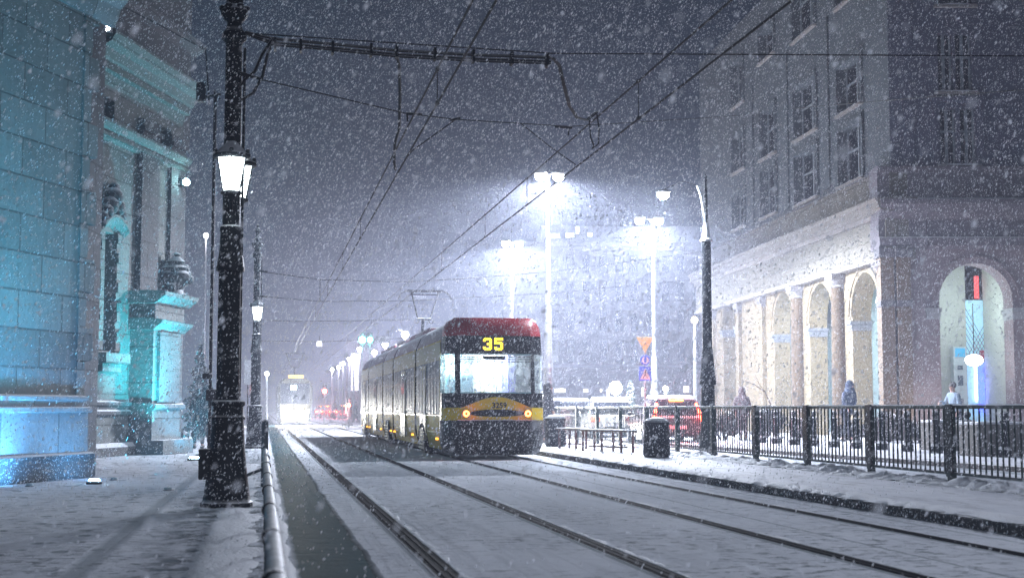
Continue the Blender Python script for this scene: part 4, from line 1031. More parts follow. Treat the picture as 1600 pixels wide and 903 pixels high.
mb = MB(); fB.box(mb, wu0-.25, wu1+.45, zw[0]-.30, zw[0]-.06, -.02, .30); fB.box(mb, wu0-.1, wu1+.25, zw[0]-.5, zw[0]-.31, -.02, .15); sh(mb).build('window_sill', sC, w)
# carved surround: irregular, with a curved hood and crest
mb = MB(); 
for k in range(12):
    z = zw[0]+ (zw[1]-zw[0])*k/12; e = .28+.10*math.sin(k*1.7)
    fB.box(mb, wu1+.002, wu1+e, z+.01, z+(zw[1]-zw[0])/12-.003, -.05, .10+.03*math.sin(k*2.3)); fB.box(mb, wu0-e, wu0-.002, z+.01, z+(zw[1]-zw[0])/12-.003, -.05, .10)
sh(mb).build('window_surround', sC, w)
mb = MB(); zc = zw[1]; ucm = (wu0+wu1)/2; rr = []
for k in range(15):
    f_ = -1+2*k/14; uu = ucm+f_*(wu1-wu0)*.95; zz0 = zc+.32-.28*f_*f_
    rr.append([fB.P(uu, zz0+q, w_) for w_, q in ((0,-.18),(.08,-.12),(.2,-.02),(.26,.04),(.26,.10),(.05,.14))])
mb.loft(rr); sh(mb).build('window_hood', sC, w, smooth=True)
mb = MB()
for (f_, z_, s_) in ((-.5,.45,.18),(-.25,.62,.22),(0,.85,.24),(.05,1.08,.14),(.28,.62,.22),(.55,.45,.17),(.8,.25,.13),(-.8,.3,.14)):
    p = fB.P(ucm+f_*(wu1-wu0)*1.0, zc+z_, .12); mb.sphere(p, s_, s_, s_*1.1, 9, 6)
sh(mb).build('carved_crest', sD, w, smooth=True)
# belt, plinth, pilasters, string courses, main cornice
zb_ = fB.hit(200, 636)[1]
mb = MB(); fB.profile(mb, u0, u1+.1, [(.05,zb_-.22),(.10,zb_-.18),(.10,zb_-.10),(.04,zb_-.06),(.04,zb_+.02),(.12,zb_+.05),(.12,zb_+.12),(.0,zb_+.16)]); sh(mb).build('belt_moulding', sD, ch)
mb = MB(); fB.profile(mb, u0, u1+.2, [(.22,-.05),(.24,.22),(.14,.32)]); sh(mb).build('plinth', mat('plinth_grey', (.06,.06,.06), .9, frost=.5, bmp=.02, fleck=.3), ch)
pil = [(fB.u(206), fB.u(234), .16, sD), (fB.u(256), fB.u(279), .10, sD)]
for a, b, w_, m_ in pil:
    mb = MB(); fB.box(mb, a, b, .33, zt-1.3, -.02, w_); fB.box(mb, a-.08, b+.08, zt-1.62, zt-1.5, -.02, w_+.08); sh(mb).build('pilaster', m_, ch)
zs1 = fB.hit(142, 186)[1]
mb = MB(); fB.profile(mb, u0, u1-.05, [(.05,zs1-.35),(.10,zs1-.30),(.12,zs1-.18),(.24,zs1-.10),(.30,zs1),(.30,zs1+.06),(.05,zs1+.10)])
for k in range(60):
    uu = u0+.1+k*(u1-u0)/60; fB.box(mb, uu, uu+.09, zs1-.29, zs1-.20, .10, .19)
sh(mb).build('string_course', sC, ch)
mb = MB(); fB.profile(mb, u0, u1-.35, [(.05,zt-.98),(.12,zt-.9),(.16,zt-.72),(.20,zt-.55),(.42,zt-.42),(.50,zt-.22),(.66,zt-.14),(.78,zt+.05),(.78,zt+.12),(.05,zt+.18)])
for k in range(44):
    uu = u0+.1+k*(u1-.5-u0)/44; fB.box(mb, uu, uu+.13, zt-.66, zt-.50, .18, .36)
sh(mb).build('main_cornice', sC, ch)
mb = MB(); fB.box(mb, u0-2, fB.u(289,-.5), zt-1.2, zt+6.0, -4, -.5); fB.profile(mb, u0-2, fB.u(296,-.5), [(-.5,zt+1.6),(-.2,zt+1.8),(-.15,zt+1.95),(-.5,zt+2.0)], -1.0); sh(mb).build('attic_wall', sD, ch)
mb = MB(); fB.box(mb, u0, u1+.4, 0, zt, -5, -1.21); sh(mb).build('nave_mass', sD, ch)
# cyan portal at the far corner
YP = YW2; pu0, pu1 = fB.u(243, .7), fB.u(286, .7)
def zP(y): return fB.hit(265, y, .7)[1]
sE = stone('portal_stone', (.13,.145,.145), fB.matyaw, 1.6, .9, stain=.25)
mb = MB(); fB.box(mb, pu0, pu1, .3, zP(505), -.1, .62); pt = sh(mb).build('portal', sE, ch)
mb = MB(); fB.box(mb, fB.u(252,.75), fB.u(283,.75), zP(628), zP(520), .6, .70); sh(mb).build('portal_panel', stone('portal_panel_stone', (.12,.14,.15), fB.matyaw, 3, 3), pt)
mb = MB(); fB.profile(mb, pu0-.12, pu1+.18, [(.66,zP(518)),(.72,zP(514)),(.86,zP(508)),(.9,zP(503)),(.6,zP(500))], .0); fB.profile(mb, pu0-.2, pu1+.25, [(.70,zP(478)),(.80,zP(474)),(.98,zP(466)),(1.0,zP(460)),(.6,zP(458))], 0)
fB.box(mb, pu0, pu1+.1, zP(500), zP(478), 0, .66); fB.box(mb, pu0-.05, pu1+.15, .0, .36, 0, .95); fB.profile(mb, pu0-.05, pu1+.1, [(.66,zP(640)),(.74,zP(637)),(.74,zP(632)),(.6,zP(630))], 0); sh(mb).build('portal_cornice', sE, pt)
mb = MB(); fB.box(mb, pu1-.02, pu1+.25, .3, zP(500), 0, .45); sh(mb).build('portal_pilaster', sD, pt)
cu = (fB.u(268,.5)+fB.u(292,.5))/2; z0 = zP(458); mb = MB()
H_ = (zP(428)-z0)
prof = [(.30,0),(.34,.06),(.22,.12),(.16,.20),(.30,.32),(.42,.50),(.40,.62),(.30,.70),(.36,.74),(.36,.78),(.20,.85),(.24,.95),(.10,1.08),(.12,1.15),(.0,1.22)]
mb.lathe([(r*1.0, z*1.0) for r, z in prof], fB.P(cu, z0, .35), 14)
for k in range(16):
    a = random.uniform(0, 6.28); mb.sphere(Vector(fB.P(cu, z0+random.uniform(.1,.95), .35))+Vector((.36*math.cos(a), .30*math.sin(a), 0)), random.uniform(.08,.17), n=7, m=5)
sh(mb).build('carved_urn', mat('urn_stone', (.05,.06,.06), .9, frost=.25, fleck=.2), pt, smooth=True)

# floodlights on the church
def fixture(name, p, label, em, r=.13):
    t = thing(name, label, 'floodlight', (p[0], p[1], p[2]-(.055 if r < .08 else .02)))
    mb = MB(); mb.lathe([(r*1.2,0),(r*1.2,.05),(r,.07),(r*.6,.07)], n=14); hs = mb.build('housing', M['iron'], t)
    mb = MB(); mb.lathe([(r*.85,.07),(r*.75,.095),(0,.105)], n=14); mb.build('lens', em, hs); return t
CY_ = (.03,.60,1.0)
emc = emit('uplight_glow', (.45,.75,1), 120)
g = G(147, 756); t = fixture('ground_uplight', (g.x, g.y, 0), 'small bright uplight in the snow at the pier corner', emc, .10)
light('SPOT', (0,0,.2), 200, CY_, .05, t, aim=(-.9,-.2,3.4), spot=100, blend=1)
g = G(304, 719); t = fixture('ground_uplight', (g.x, g.y, 0), 'flat bright uplight in the snow before the portal', emc, .14)
light('SPOT', (0,0,.2), 300, (.03,.60,.9), .05, t, aim=(-1.2,.6,2.6), spot=120, blend=1)
for u_, w_, pw in ((fB.u(256), 2.3, 301), (fB.u(228), 1.6, 150)):  # two floods added to lift the portal front
    p = Vector(fB.P(u_, 0, w_))+Vector((O2.x, O2.y, 0))
    t = fixture('ground_uplight', (p.x, p.y, 0), 'added ground floodlight brightening the church portal, %s one' % ('right' if pw > 300 else 'left'), mat('lens_dim_p%d' % pw, (.3,.4,.45), .3), .07)
    aim = -fB.n*w_; light('SPOT', (0,0,.15), pw, (.04,.48,.85), .08, t, aim=(aim.x, aim.y, 1.9), spot=120, blend=1)
# wall washers along the near pier
for px, u_, w_, pw, lb in ((60,-2.6,.75,1000,'floodlight on the ground aimed at the near church wall, left one'), (0,-6.2,.9,800,'floodlight assumed on the ground by the church wall outside the picture'), (0,-.6,1.0,320,'low floodlight aimed at the quoins of the near church wall')):  # the one outside the picture is assumed from the lit wall
    p = Vector(fA.P(u_, .0, w_))+Vector((B1.x, B1.y, 0))
    t = fixture('ground_uplight', (p.x, p.y, 0), lb, mat('lens_dim_%d' % pw, (.3,.4,.45), .3), .06)
    aim = Vector(fA.P(u_, 0, 0))-Vector(fA.P(u_, 0, w_))
    light('SPOT', (0,0,.12), pw, (.08,.38,.85) if pw > 100 else CY_, .06, t, aim=(aim.x, aim.y, 1.1), spot=150, blend=1)
p = Vector(fA.P(-3, 0, 3.2))+Vector((B1.x, B1.y, 0))
t = fixture('ground_uplight', (p.x, p.y, 0), 'floodlight in the pavement throwing blue light up the tall pier', mat('lens_dim', (.3,.4,.45), .3), .07)
light('SPOT', (0,0,.15), 3000, (.02,.42,.66), .08, t, aim=(-1.6,.8,3.8), spot=95, blend=1)
p = Vector(fB.P(fB.u(190), 0, 2.0))+Vector((O2.x, O2.y, 0))
t = fixture('ground_uplight', (p.x, p.y, 0), 'green blue floodlight before the long church wall', mat('lens_dim2', (.3,.4,.45), .3), .07)
light('SPOT', (0,0,.15), 7000, (.03,.50,.62), .08, t, aim=(-1.3,.5,5.2), spot=105, blend=1)
# floodlights up high
a = atD(166, 43, 29); t = thing('facade_floodlight', 'small white floodlight high on the church under the attic', 'floodlight', a)
mb = MB(); mb.box(-.12,.12,.0,.18,-.1,.1); hs = mb.build('housing', M['iron'], t); mb = MB(); mb.sphere((0,-.03,0), .085,.04,.085); mb.build('lens', emit('flood_white', (.95,.98,1), 90), hs, smooth=True)
light('POINT', (.05,-.2,-.05), 6, (.9,.97,1), .06, t)
mb = MB(); mb.rod((0,.1,.1),(0,.4,.7),.025); mb.tube([(0,.4,.7),(.9,1.6,.55),(1.9,3.0,.35),(2.0,3.1,-.9)],.02); mb.build('bracket', M['iron'], t)
a = atD(290, 285, 38.5); t = thing('facade_floodlight', 'cyan white floodlight on the far edge of the church, halfway up', 'floodlight', a)
mb = MB(); mb.box(-.25,.08,.0,.18,-.1,.1); hs = mb.build('housing', M['iron'], t); mb = MB(); mb.sphere((0.02,-.03,0), .10,.05,.10); mb.build('lens', emit('flood_cyan', (.6,1,1), 110), hs, smooth=True)
light('POINT', (.12,-.25,0), 25, (.35,.95,1), .06, t)

# ------------------------------------------------------------------ arcade building on the right
CB = atD(1400, VPY, 47); YL = YAW + math.atan((576-CX)/F)
O3 = (CB.x, CB.y)
fL = Fac(O3, YL, (-math.cos(YL), math.sin(YL), 0))
fR = Fac(O3, YAW+math.pi/2, (-sa, -ca, 0))
ab = thing('arcade_building', 'large old building with ground floor arcade and dark tall windows at right', 'building', (O3[0], O3[1], 0))
stn = lambda n, c, f, **k: stone(n, c, f.matyaw, **k)
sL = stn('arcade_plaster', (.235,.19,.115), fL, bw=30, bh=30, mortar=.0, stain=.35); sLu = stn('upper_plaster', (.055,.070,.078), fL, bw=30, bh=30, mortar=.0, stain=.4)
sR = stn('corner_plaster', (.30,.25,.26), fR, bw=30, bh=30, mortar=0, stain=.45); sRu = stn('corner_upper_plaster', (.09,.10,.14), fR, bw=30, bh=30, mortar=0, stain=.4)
dk = stn('cornice_band_stone', (.30,.28,.26), fL, bw=2.2, bh=9, stain=.5); dR = stn('corner_cornice_stone', (.16,.15,.17), fR, bw=2.2, bh=9, stain=.5)  # even stone tones for cornice bands and sills
UE = fL.u(1098)
# arches: (px left, px right, apex y)
arch = [(1334,1379,425),(1267,1305,442),(1211,1244,456),(1131,1150,470)]
za = fL.hit(1400, 398)[1]      # top of arcade storey (bottom of entablature)
ah = []
for pl_, pr_, ya in arch:
    a, b = sorted((fL.u(pl_), fL.u(pr_))); r = (b-a)/2; zap = fL.hit((pl_+pr_)/2, ya)[1]; ah.append((a, b, zap-r, zap))
zent0 = fL.hit(1340, 422)[1]
ZE = zent0
mb = MB(); fL.wall(mb, 0.0, UE, 0, ZE, -.7, 0, [(a, b, 0, ZE) for a, b, _, _ in ah])
for a, b, zs_, zap in ah: fL.arch_fill(mb, a, b, zs_, ZE, -.7, 0)
mb.build('arcade_wall', sL, ab)
for a, b, zs_, zap in ah: mb = MB(); fL.arch_ring(mb, a-.0, b+.0, zs_, .16, -.02, .05); fL.arch_ring(mb, a-.161, b+.161, zs_, .08, -.02, .09); mb.build('archivolt', sL, ab)
im_ = mat('impost_stone', (.16,.17,.19), .8, frost=.3)
for a, b, zs_, zap in ah:
    zi = zs_-.15
    for c0, c1 in ((a-.45, a+.03), (b-.03, b+.45)):
        mb = MB(); fL.box(mb, c0, c1, zi-.28, zi-.14, -.72, .05); fL.box(mb, c0-.03, c1+.03, zi-.135, zi-.02, -.74, .10); fL.box(mb, c0-.01, c1+.01, zi-.36, zi-.29, -.71, .03); mb.build('impost', im_, ab)
# half columns with capitals
for px in (1394, 1318, 1253, 1195, 1158, 1118):
    uu = fL.u(px); r = .31
    flat = px in (1195, 1158, 1118)
    mb = MB(); o_ = Vector(fL.P(uu, 0, .12))
    if flat: fL.box(mb, uu-.28, uu+.28, 0, ZE-.45, -.02, .16)
    else: mb.lathe([(r*1.2,0),(r*1.2,.35),(r*1.1,.42),(r,.5),(r*.97,2.5),(r*.86,ZE-.45)], o_, 20)
    cl = mb.build('column', stn('column_stone_%d' % px, (.10,.07,.04), fL, bw=30, bh=30, mortar=0, stain=.7) if not flat else sL, ab, smooth=not flat)
    mb = MB()
    if flat: fL.box(mb, uu-.33, uu+.33, ZE-.45, ZE-.3, -.02, .2); fL.box(mb, uu-.38, uu+.38, ZE-.298, ZE-.004, -.02, .26)
    else: mb.lathe([(r*.9,ZE-.5),(r*1.05,ZE-.46),(r*.95,ZE-.40),(r*1.3,ZE-.24),(r*1.4,ZE-.20)], o_, 20); fL.box(mb, uu-.42, uu+.42, ZE-.198, ZE-.004, -.02, .50)
    mb.build('capital', mat('capital_stone_%d' % px, (.15,.14,.14), .85, frost=.2, fleck=.2), cl)
# entablature, cornice, parapet
z1 = fL.hit(1362, 345)[1]; z2 = fL.hit(1362, 325)[1]; z3 = fL.hit(1321, 296)[1]
mb = MB(); fL.box(mb, -.25, UE, ZE, ZE+.16, -.7, .36); mb.build('architrave', dk, ab)
mb = MB(); fL.box(mb, -.25, UE, ZE+.162, z1-.15, -.7, .30); fL.box(mb, -.25, UE, (ZE+z1)/2-.05, (ZE+z1)/2-.02, -.7, .33); mb.build('frieze', stn('frieze_plaster', (.19,.18,.15), fL, bw=6, bh=20, stain=.2), ab)
mb = MB(); fL.box(mb, -.3, UE, z1-.148, z1+.02, -.7, .42); mb.build('cornice_bed', dk, ab)
mb = MB(); fL.profile(mb, -.5, UE, [(.46,z1+.022),(.60,z1+.10),(.66,z2-.12),(.74,z2-.05),(.76,z2),(.0,z2+.05)], -.7); mb.build('cornice', stn('cornice_plaster', (.20,.185,.16), fL, bw=8, bh=20, stain=.3), ab)
mb = MB(); fL.box(mb, -.2, UE, z2+.03, z3, -.7, .12)
mb.build('parapet', stn('parapet_plaster', (.12,.11,.085), fL, bw=1.3, bh=9, mortar=.03, stain=.5), ab)
mb = MB(); fL.box(mb, -.2, UE, z3+.002, z3+.05, -.7, .18); mb.build('snow_ledge', M['kerb'], ab)
# upper wall with windows
ws_ = []
cols = [(1195,1218,[(335,260),(241,166),(85,38)]), (1249,1284,[(312,233),(207,124),(45,-60)]), (1319,1356,[(282,192),(166,90),(-10,-120)]), (1150,1168,[(355,300),(265,205),(160,90)])]
for a_px, b_px, rows in cols:
    a, b = sorted((fL.u(a_px), fL.u(b_px)))
    for yb_, yt_ in rows:
        m_ = (a_px+b_px)/2; ws_.append((a, b, fL.hit(m_, yb_)[1]+.02, min(19, fL.hit(m_, yt_)[1])))
top = 19.3
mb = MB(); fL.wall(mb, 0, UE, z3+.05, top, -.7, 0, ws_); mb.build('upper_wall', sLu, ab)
mb = MB(); fL.box(mb, -.05, UE, 0, top, -6, -5.4); fL.box(mb, .6, UE, z3, top, -1.4, -1.3); mb.build('back_wall', sL, ab)
def sash(f, a, b, z0, z1, dep, parent, split=2):
    mb = MB(); f.box(mb, a, b, z0, z1, -dep-.05, -dep); w = mb.build('window', M['glassd'], parent)
    mb = MB(); f.box(mb, (a+b)/2-.05, (a+b)/2+.05, z0, z1, -dep+.002, -dep+.07); f.box(mb, a, b, (z0+z1)/2+.2, (z0+z1)/2+.27, -dep+.002, -dep+.05)
    f.box(mb, a, a+.05, z0, z1, -dep+.002, -dep+.06); f.box(mb, b-.05, b, z0, z1, -dep+.002, -dep+.06); mb.build('frame', M['frame'], w)
    mb = MB(); f.box(mb, a-.15, b+.15, z0-.10, z0-.01, -.1, .14); mb.build('sill', dk, w)
    mb = MB(); q_ = []
    for i in range(9):
        hh = random.uniform(.02,.06); q_.append([f.P(a-.12+(b-a+.24)*i/8, z0-.008, -.02), f.P(a-.12+(b-a+.24)*i/8, z0-.008+hh, .02), f.P(a-.12+(b-a+.24)*i/8, z0-.008+hh, .10), f.P(a-.12+(b-a+.24)*i/8, z0-.008, .135)])
    mb.loft(q_); mb.build('sill_snow', M['snow'], w)
for a, b, z0_, z1_ in ws_: sash(fL, a, b, z0_, z1_, .35, ab)
# ornaments: pilasters between upper windows
mb = MB()
for px in (1300, 1235, 1180):
    uu = fL.u(px); fL.box(mb, uu-.35, uu+.35, z3+.3, 16, 0, .07)
for a, b, z0_, z1_ in ws_: fL.box(mb, a-.18, a-.003, z0_, z1_, -.01, .09); fL.box(mb, b+.003, b+.18, z0_, z1_, -.01, .09); fL.box(mb, a-.2, b+.2, z1_+.003, z1_+.2, -.01, .13)
mb.build('window_trim', sLu, ab)
# the inside of the arcade: floor vault, back wall, ceiling
mb = MB(); fL.box(mb, 3.6, UE, .11, ZE+1.5, -3.4, -3.2); mb.build('arcade_inner_wall', stn('inner_wall', (.24,.34,.34), fL, bw=30, bh=30, mortar=0, stain=.25), ab)
mb = MB(); fL.box(mb, 3.6, UE, ZE-.1, ZE, -3.2, -.71); mb.build('arcade_ceiling', sL, ab)
for k, uu in enumerate((4.4, 6.2, 9.0, 13.0)):  # hidden lanterns assumed from the glow inside the arcade
    p = Vector(fL.P(uu, ZE-.9, -1.8)); mb = MB(); mb.lathe([(.05,.35),(.02,.2),(.10,.16),(.14,-.05),(.08,-.1)], p, 10); mb.build('assumed_ceiling_lantern', emit('arcade_lantern', (.95,1,.92), 3), ab)
    light('POINT', p-Vector((0,0,.5)), 150, (.80,.97,1), .12, ab)
# right, frontal face
def zR(y, w=0): return fR.hit(1520, y, w)[1]
UR = fR.u(1720)
ra, rb = fR.u(1471), fR.u(1586); rr_ = (rb-ra)/2; rap = zR(411); rs_ = rap-rr_
zc1 = zR(385)
mb = MB(); fR.wall(mb, 0.001, UR, 0, zc1, -.9, 0, [(ra, rb, 0, zc1)]); fR.arch_fill(mb, ra, rb, rs_, zc1, -.9, 0); mb.build('corner_wall', sR, ab)
mb = MB(); fR.arch_ring(mb, ra-.18, rb+.18, rs_, .07, -.01, .07); mb.build('archivolt', sR, ab)
zi = zR(482)
mb = MB()
for c0, c1 in ((ra-.45, ra+.02), (rb-.02, rb+.45)):
    fR.box(mb, c0, c1, zi-.28, zi-.12, -.95, .06); fR.box(mb, c0-.03, c1+.03, zi-.118, zi+.02, -.97, .12); fR.box(mb, c0+.01, c1-.01, zi-.36, zi-.282, -.93, .03)
mb.build('impost', mat('impost_pale', (.34,.36,.37), .7), ab)
# corner pilasters
for px, w_ in ((1387,.28),(1412,.34)):
    f_ = fR; uu = fR.u(px); mb = MB(); fR.box(mb, uu-.22, uu+.22, .1, zc1-.4, -.3, w_); pl = mb.build('corner_pilaster', stn('pilaster_stone_%d' % px, (.16,.12,.08), fR, bw=30, bh=30, mortar=0, stain=.7), ab)
    mb = MB(); fR.box(mb, uu-.28, uu+.28, zc1-.4, zc1-.1, -.3, w_+.08); fR.box(mb, uu-.25, uu+.25, zR(480), zR(470), -.3, w_+.05); mb.build('capital', mat('cap_dark_%d' % px, (.10,.10,.11), .9, frost=.2), pl)
mb = MB(); fR.profile(mb, -.5, UR, [(.1,zc1-.1),(.3,zc1),(.34,zc1+.25),(.2,zc1+.3),(.2,zR(345)),(.45,zR(335)),(.62,zR(322)),(.62,zR(315)),(.15,zR(310)),(.15,zR(272)),(.28,zR(268)),(.28,zR(262)),(0,zR(261))], -.9); mb.build('corner_cornice', dR, ab)
rw = [(fR.u(1479), fR.u(1505), zR(260), zR(170)), (fR.u(1511), fR.u(1536), zR(260), zR(170)), (fR.u(1478), fR.u(1502), zR(145), zR(53)), (fR.u(1506), fR.u(1533), zR(145), zR(53)), (fR.u(1480), fR.u(1535), zR(10), zR(-120))]
rw = [(a, b, z0_+.03, z1_) for a, b, z0_, z1_ in rw]
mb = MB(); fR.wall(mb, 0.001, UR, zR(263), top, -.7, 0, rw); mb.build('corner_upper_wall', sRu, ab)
for a, b, z0_, z1_ in rw: sash(fR, a, b, z0_, z1_, .3, ab)
mb = MB(); fR.box(mb, fR.u(1420), fR.u(1436), zR(262), 18, 0, .08); fR.box(mb, fR.u(1466), fR.u(1474), zR(262), zR(160), 0, .1); fR.box(mb, fR.u(1541), fR.u(1549), zR(262), zR(160), 0, .1); fR.box(mb, fR.u(1464), fR.u(1551), zR(160), zR(153), 0, .16); mb.build('window_trim', sRu, ab)
for uu, ww, pw in ((.75, 1.5, 200), (5.6, 1.6, 150)):  # uplights added at the corner base to brighten the right face
    p = Vector(fR.P(uu, .0, ww)); mb = MB(); mb.lathe([(.12,.112),(.12,.17),(.09,.19),(0,.20)], p, 12); q = mb.build('added_uplight', M['iron'], ab)
    light('SPOT', p+Vector((0,0,.25)), pw, (1,.82,.72), .08, ab, aim=Vector(fR.P(uu, 3.6, -.3)), spot=130, blend=1)
# shop entrance within the arch
sI = mat('entry_plaster', (.55,.58,.52), .8, var=.1)
D_ = -3.3
mb = MB(); fR.box(mb, ra-.8, ra-.1, .1, zc1-.1, D_, -.902); fR.box(mb, rb+.1, rb+.8, .1, zc1-.1, D_, -.902); fR.box(mb, ra-.8, rb+.8, zc1-.1, zc1+.1, D_, -.902); fR.box(mb, ra-.8, fR.u(1516,-3), .1, zc1-.1, D_-.2, D_); fR.box(mb, fR.u(1560,-3), rb+.8, .1, zc1-.1, D_-.2, D_); mb.build('entrance_wall', sI, ab)
da, db = fR.u(1516,-3), fR.u(1560,-3)
mb = MB(); fR.box(mb, da, db, .1, 1.15+(638-470)*.0228, D_-.12, D_-.08); dr = mb.build('shop_door', emit('door_glow', (.45,.8,.95), .55), ab)
mb = MB(); zt_ = 1.15+(638-470)*.0228; z_ = 2.9
for k in range(9):
    uu = da+(db-da)*k/8
    mb.rod(fR.P(uu, z_, D_-.05), fR.P(min(db, uu+(zt_-z_)*.55), zt_ if uu+(zt_-z_)*.55 <= db else z_+(db-uu)/.55, D_-.05), .012, n=4)
    mb.rod(fR.P(uu, z_, D_-.045), fR.P(max(da, uu-(zt_-z_)*.55), zt_ if uu-(zt_-z_)*.55 >= da else z_+(uu-da)/.55, D_-.045), .012, n=4)
mb.build('lattice', M['frame'], dr)
mb = MB(); fR.box(mb, fR.u(1533,-3), fR.u(1559,-3), 1.0, 2.75, D_-.075, D_-.02); mb.build('blue_poster_light', emit('blue_light', (.05,.09,1), 6), dr)
mb = MB(); fR.box(mb, fR.u(1529,-3), fR.u(1531.5,-3), 1.4, 3.0, D_-.075, D_-.01); mb.build('neon_tube', emit('neon_violet', (.6,.6,1), 9), dr)
mb = MB(); fR.box(mb, fR.u(1537,-3), fR.u(1550,-3), 2.85, 3.2, D_-.075, D_-.01); mb.build('red_notice', mat('red_notice', (.5,.05,.1), .6), dr)
mb = MB(); c_ = fR.P((fR.u(1524,-3)+fR.u(1542,-3))/2, zt_+.25, D_+.02); fR.box(mb, fR.u(1531,-3), fR.u(1538,-3), zt_+.05, zt_+.85, D_-.05, D_); mb.build('neon_tube', emit('neon_red', (1,.1,.1), 1.2), dr)
# side display with notices
sa0, sa1 = fR.u(1494,-2.6), fR.u(1514,-2.6)
mb = MB(); fR.box(mb, sa0, sa1, .15, 3.3, -3.2, -2.8); dsb = mb.build('notice_case', mat('case_white', (.65,.75,.78), .5), ab)
mb = MB(); fR.box(mb, sa0+.05, sa1-.05, 2.95, 3.25, -2.795, -2.77); mb.build('blue_sign', emit('sign_teal', (.05,.35,.6), .8), dsb)
mb = MB()
for (z0_, z1_) in ((2.5,2.65),(1.95,2.3),(1.1,1.5),(.5,.8)): fR.box(mb, sa0+.12, sa1-.14, z0_, z1_, -2.795, -2.775)
mb.build('notices', mat('notice_dark', (.08,.12,.16), .6), dsb)
light('POINT', fR.P((ra+rb)/2-.1, 4.6, -1.5), 110, (.80,.95,1), .15, ab); light('POINT', fR.P(fR.u(1546,-3), 2.1, D_+.5), 26, (.1,.15,1), .1, ab)
# oval hanging lamp
oc = Vector(fR.P(fR.u(1523,-.6), HC+(638-563)*47.6/F, -.6))+Vector((O3[0],O3[1],0)); t = thing('oval_lamp_sign', 'glowing white oval lamp sign hanging in the lit arch', 'lamp sign', oc)
mb = MB(); mb.sphere((0,0,0), .33,.14,.20, 20, 12); mb.build('oval_globe', emit('oval_glow', (.95,.98,1), 14), t, smooth=True)
mb = MB(); mb.rod((0,0,.2),(0,0,1.9),.015); mb.build('hanging_rod', M['iron'], t); light('POINT', (0,-.5,0), 45, (.93,.97,1), .15, t)
# added ground uplights warming the arcade columns and frieze
for k, uu in enumerate((3.0, 9.5, 17.0)):
    p = Vector(fL.P(uu, .0, 3.0)); mb = MB(); mb.lathe([(.12,.112),(.12,.17),(.09,.19),(0,.20)], p, 12); q = mb.build('added_uplight', M['iron'], ab)
    light('SPOT', p+Vector((0,0,.25)), (70,90,110)[k], (1,.86,.66), .08, ab, aim=Vector(fL.P(uu, 4.6, -.3)), spot=125, blend=1)

# ------------------------------------------------------------------ hazy building across the square
a = atD(846, VPY, 112); b = atD(1180, VPY, 112)
fH = Fac((a.x, a.y), YAW+math.pi/2, (-sa,-ca,0))
hb = thing('square_building', 'pale many windowed building dissolving in haze behind the tram', 'building', (a.x, a.y, 0))
def uH(px): return fH.u(px)
def zH(y): return fH.hit(950, y)[1]
hw_ = []; 
for px in (862,886,912,938,962,986,1012,1036,1060,1084,1110,1135,1160):
    for (y0, y1) in ((565,532),(518,486),(470,440),(425,400)): hw_.append((uH(px), uH(px+11), zH(y0), zH(y1)))
mb = MB(); fH.wall(mb, -3.0, uH(1200), 0, zH(378), -.5, 0, hw_); mb.build('wall', stn('haze_wall', (.30,.28,.27), fH, bw=30, bh=30, mortar=0), hb)
mb = MB(); fH.box(mb, -3, uH(1200), 0, zH(379), -8, -.6); mb.build('inner_mass', M['glassd'], hb)
mb = MB(); fH.profile(mb, -3.2, uH(1200), [(.1,zH(392)),(.4,zH(386)),(.5,zH(379)),(0,zH(378))], -.5); fH.profile(mb, -3.2, uH(1200), [(.05,zH(578)),(.25,zH(574)),(.0,zH(570))], -.5); mb.build('cornice', dk, hb)
mb = MB(); fH.box(mb, 0, uH(1100), zH(378), zH(348), -6, -2); mb.build('roof_storey', M['galv'], hb)
for i, (a_, b_3, c_, d_2) in enumerate(hw_):
    mb = MB(); fH.box(mb, a_, b_3, c_, d_2, -.35, -.3); w = mb.build('window', M['glassd'], hb)
for px, py, w_, h_ in ((865,364,22,7),(893,363,14,7),(905,355,5,12),(925,362,8,6),(768,405,6,10)):
    if px < 846: continue
    mb = MB(); fH.box(mb, uH(px-w_/2), uH(px+w_/2), zH(py+h_/2), zH(py-h_/2), -1.99, -1.9); mb.build('lit_window', M['winlit'], hb)
for px, py, w_, h_ in ((875,610,17,6),(915,610,8,5),(939,610,3,5),(950,613,4,12),(1005,612,5,14),(1072,608,8,10),(1160,607,8,8),(848,618,6,14)):
    mb = MB(); fH.box(mb, uH(px-w_/2), uH(px+w_/2), zH(py+h_/2), zH(py-h_/2), .01, .06); mb.build('lit_window', M['winwarm'], hb)
# far block on the left horizon behind the oncoming tram
a = atD(540, VPY, 165); fK = Fac((a.x, a.y), YAW+math.pi/2, (-sa,-ca,0))
kb2 = thing('distant_block', 'dim building shape with lit shop windows left of the tram rear', 'building', (a.x, a.y, 0))
mb = MB(); fK.box(mb, 0, 14, 0, 9, -6, 0); mb.build('wall', M['concrete'], kb2)
for k in range(3):
    mb = MB(); fK.box(mb, .6+k*1.9, 1.5+k*1.9, 3.2, 7.5-k, .0, .05); mb.build('lit_window', M['winlit'], kb2)

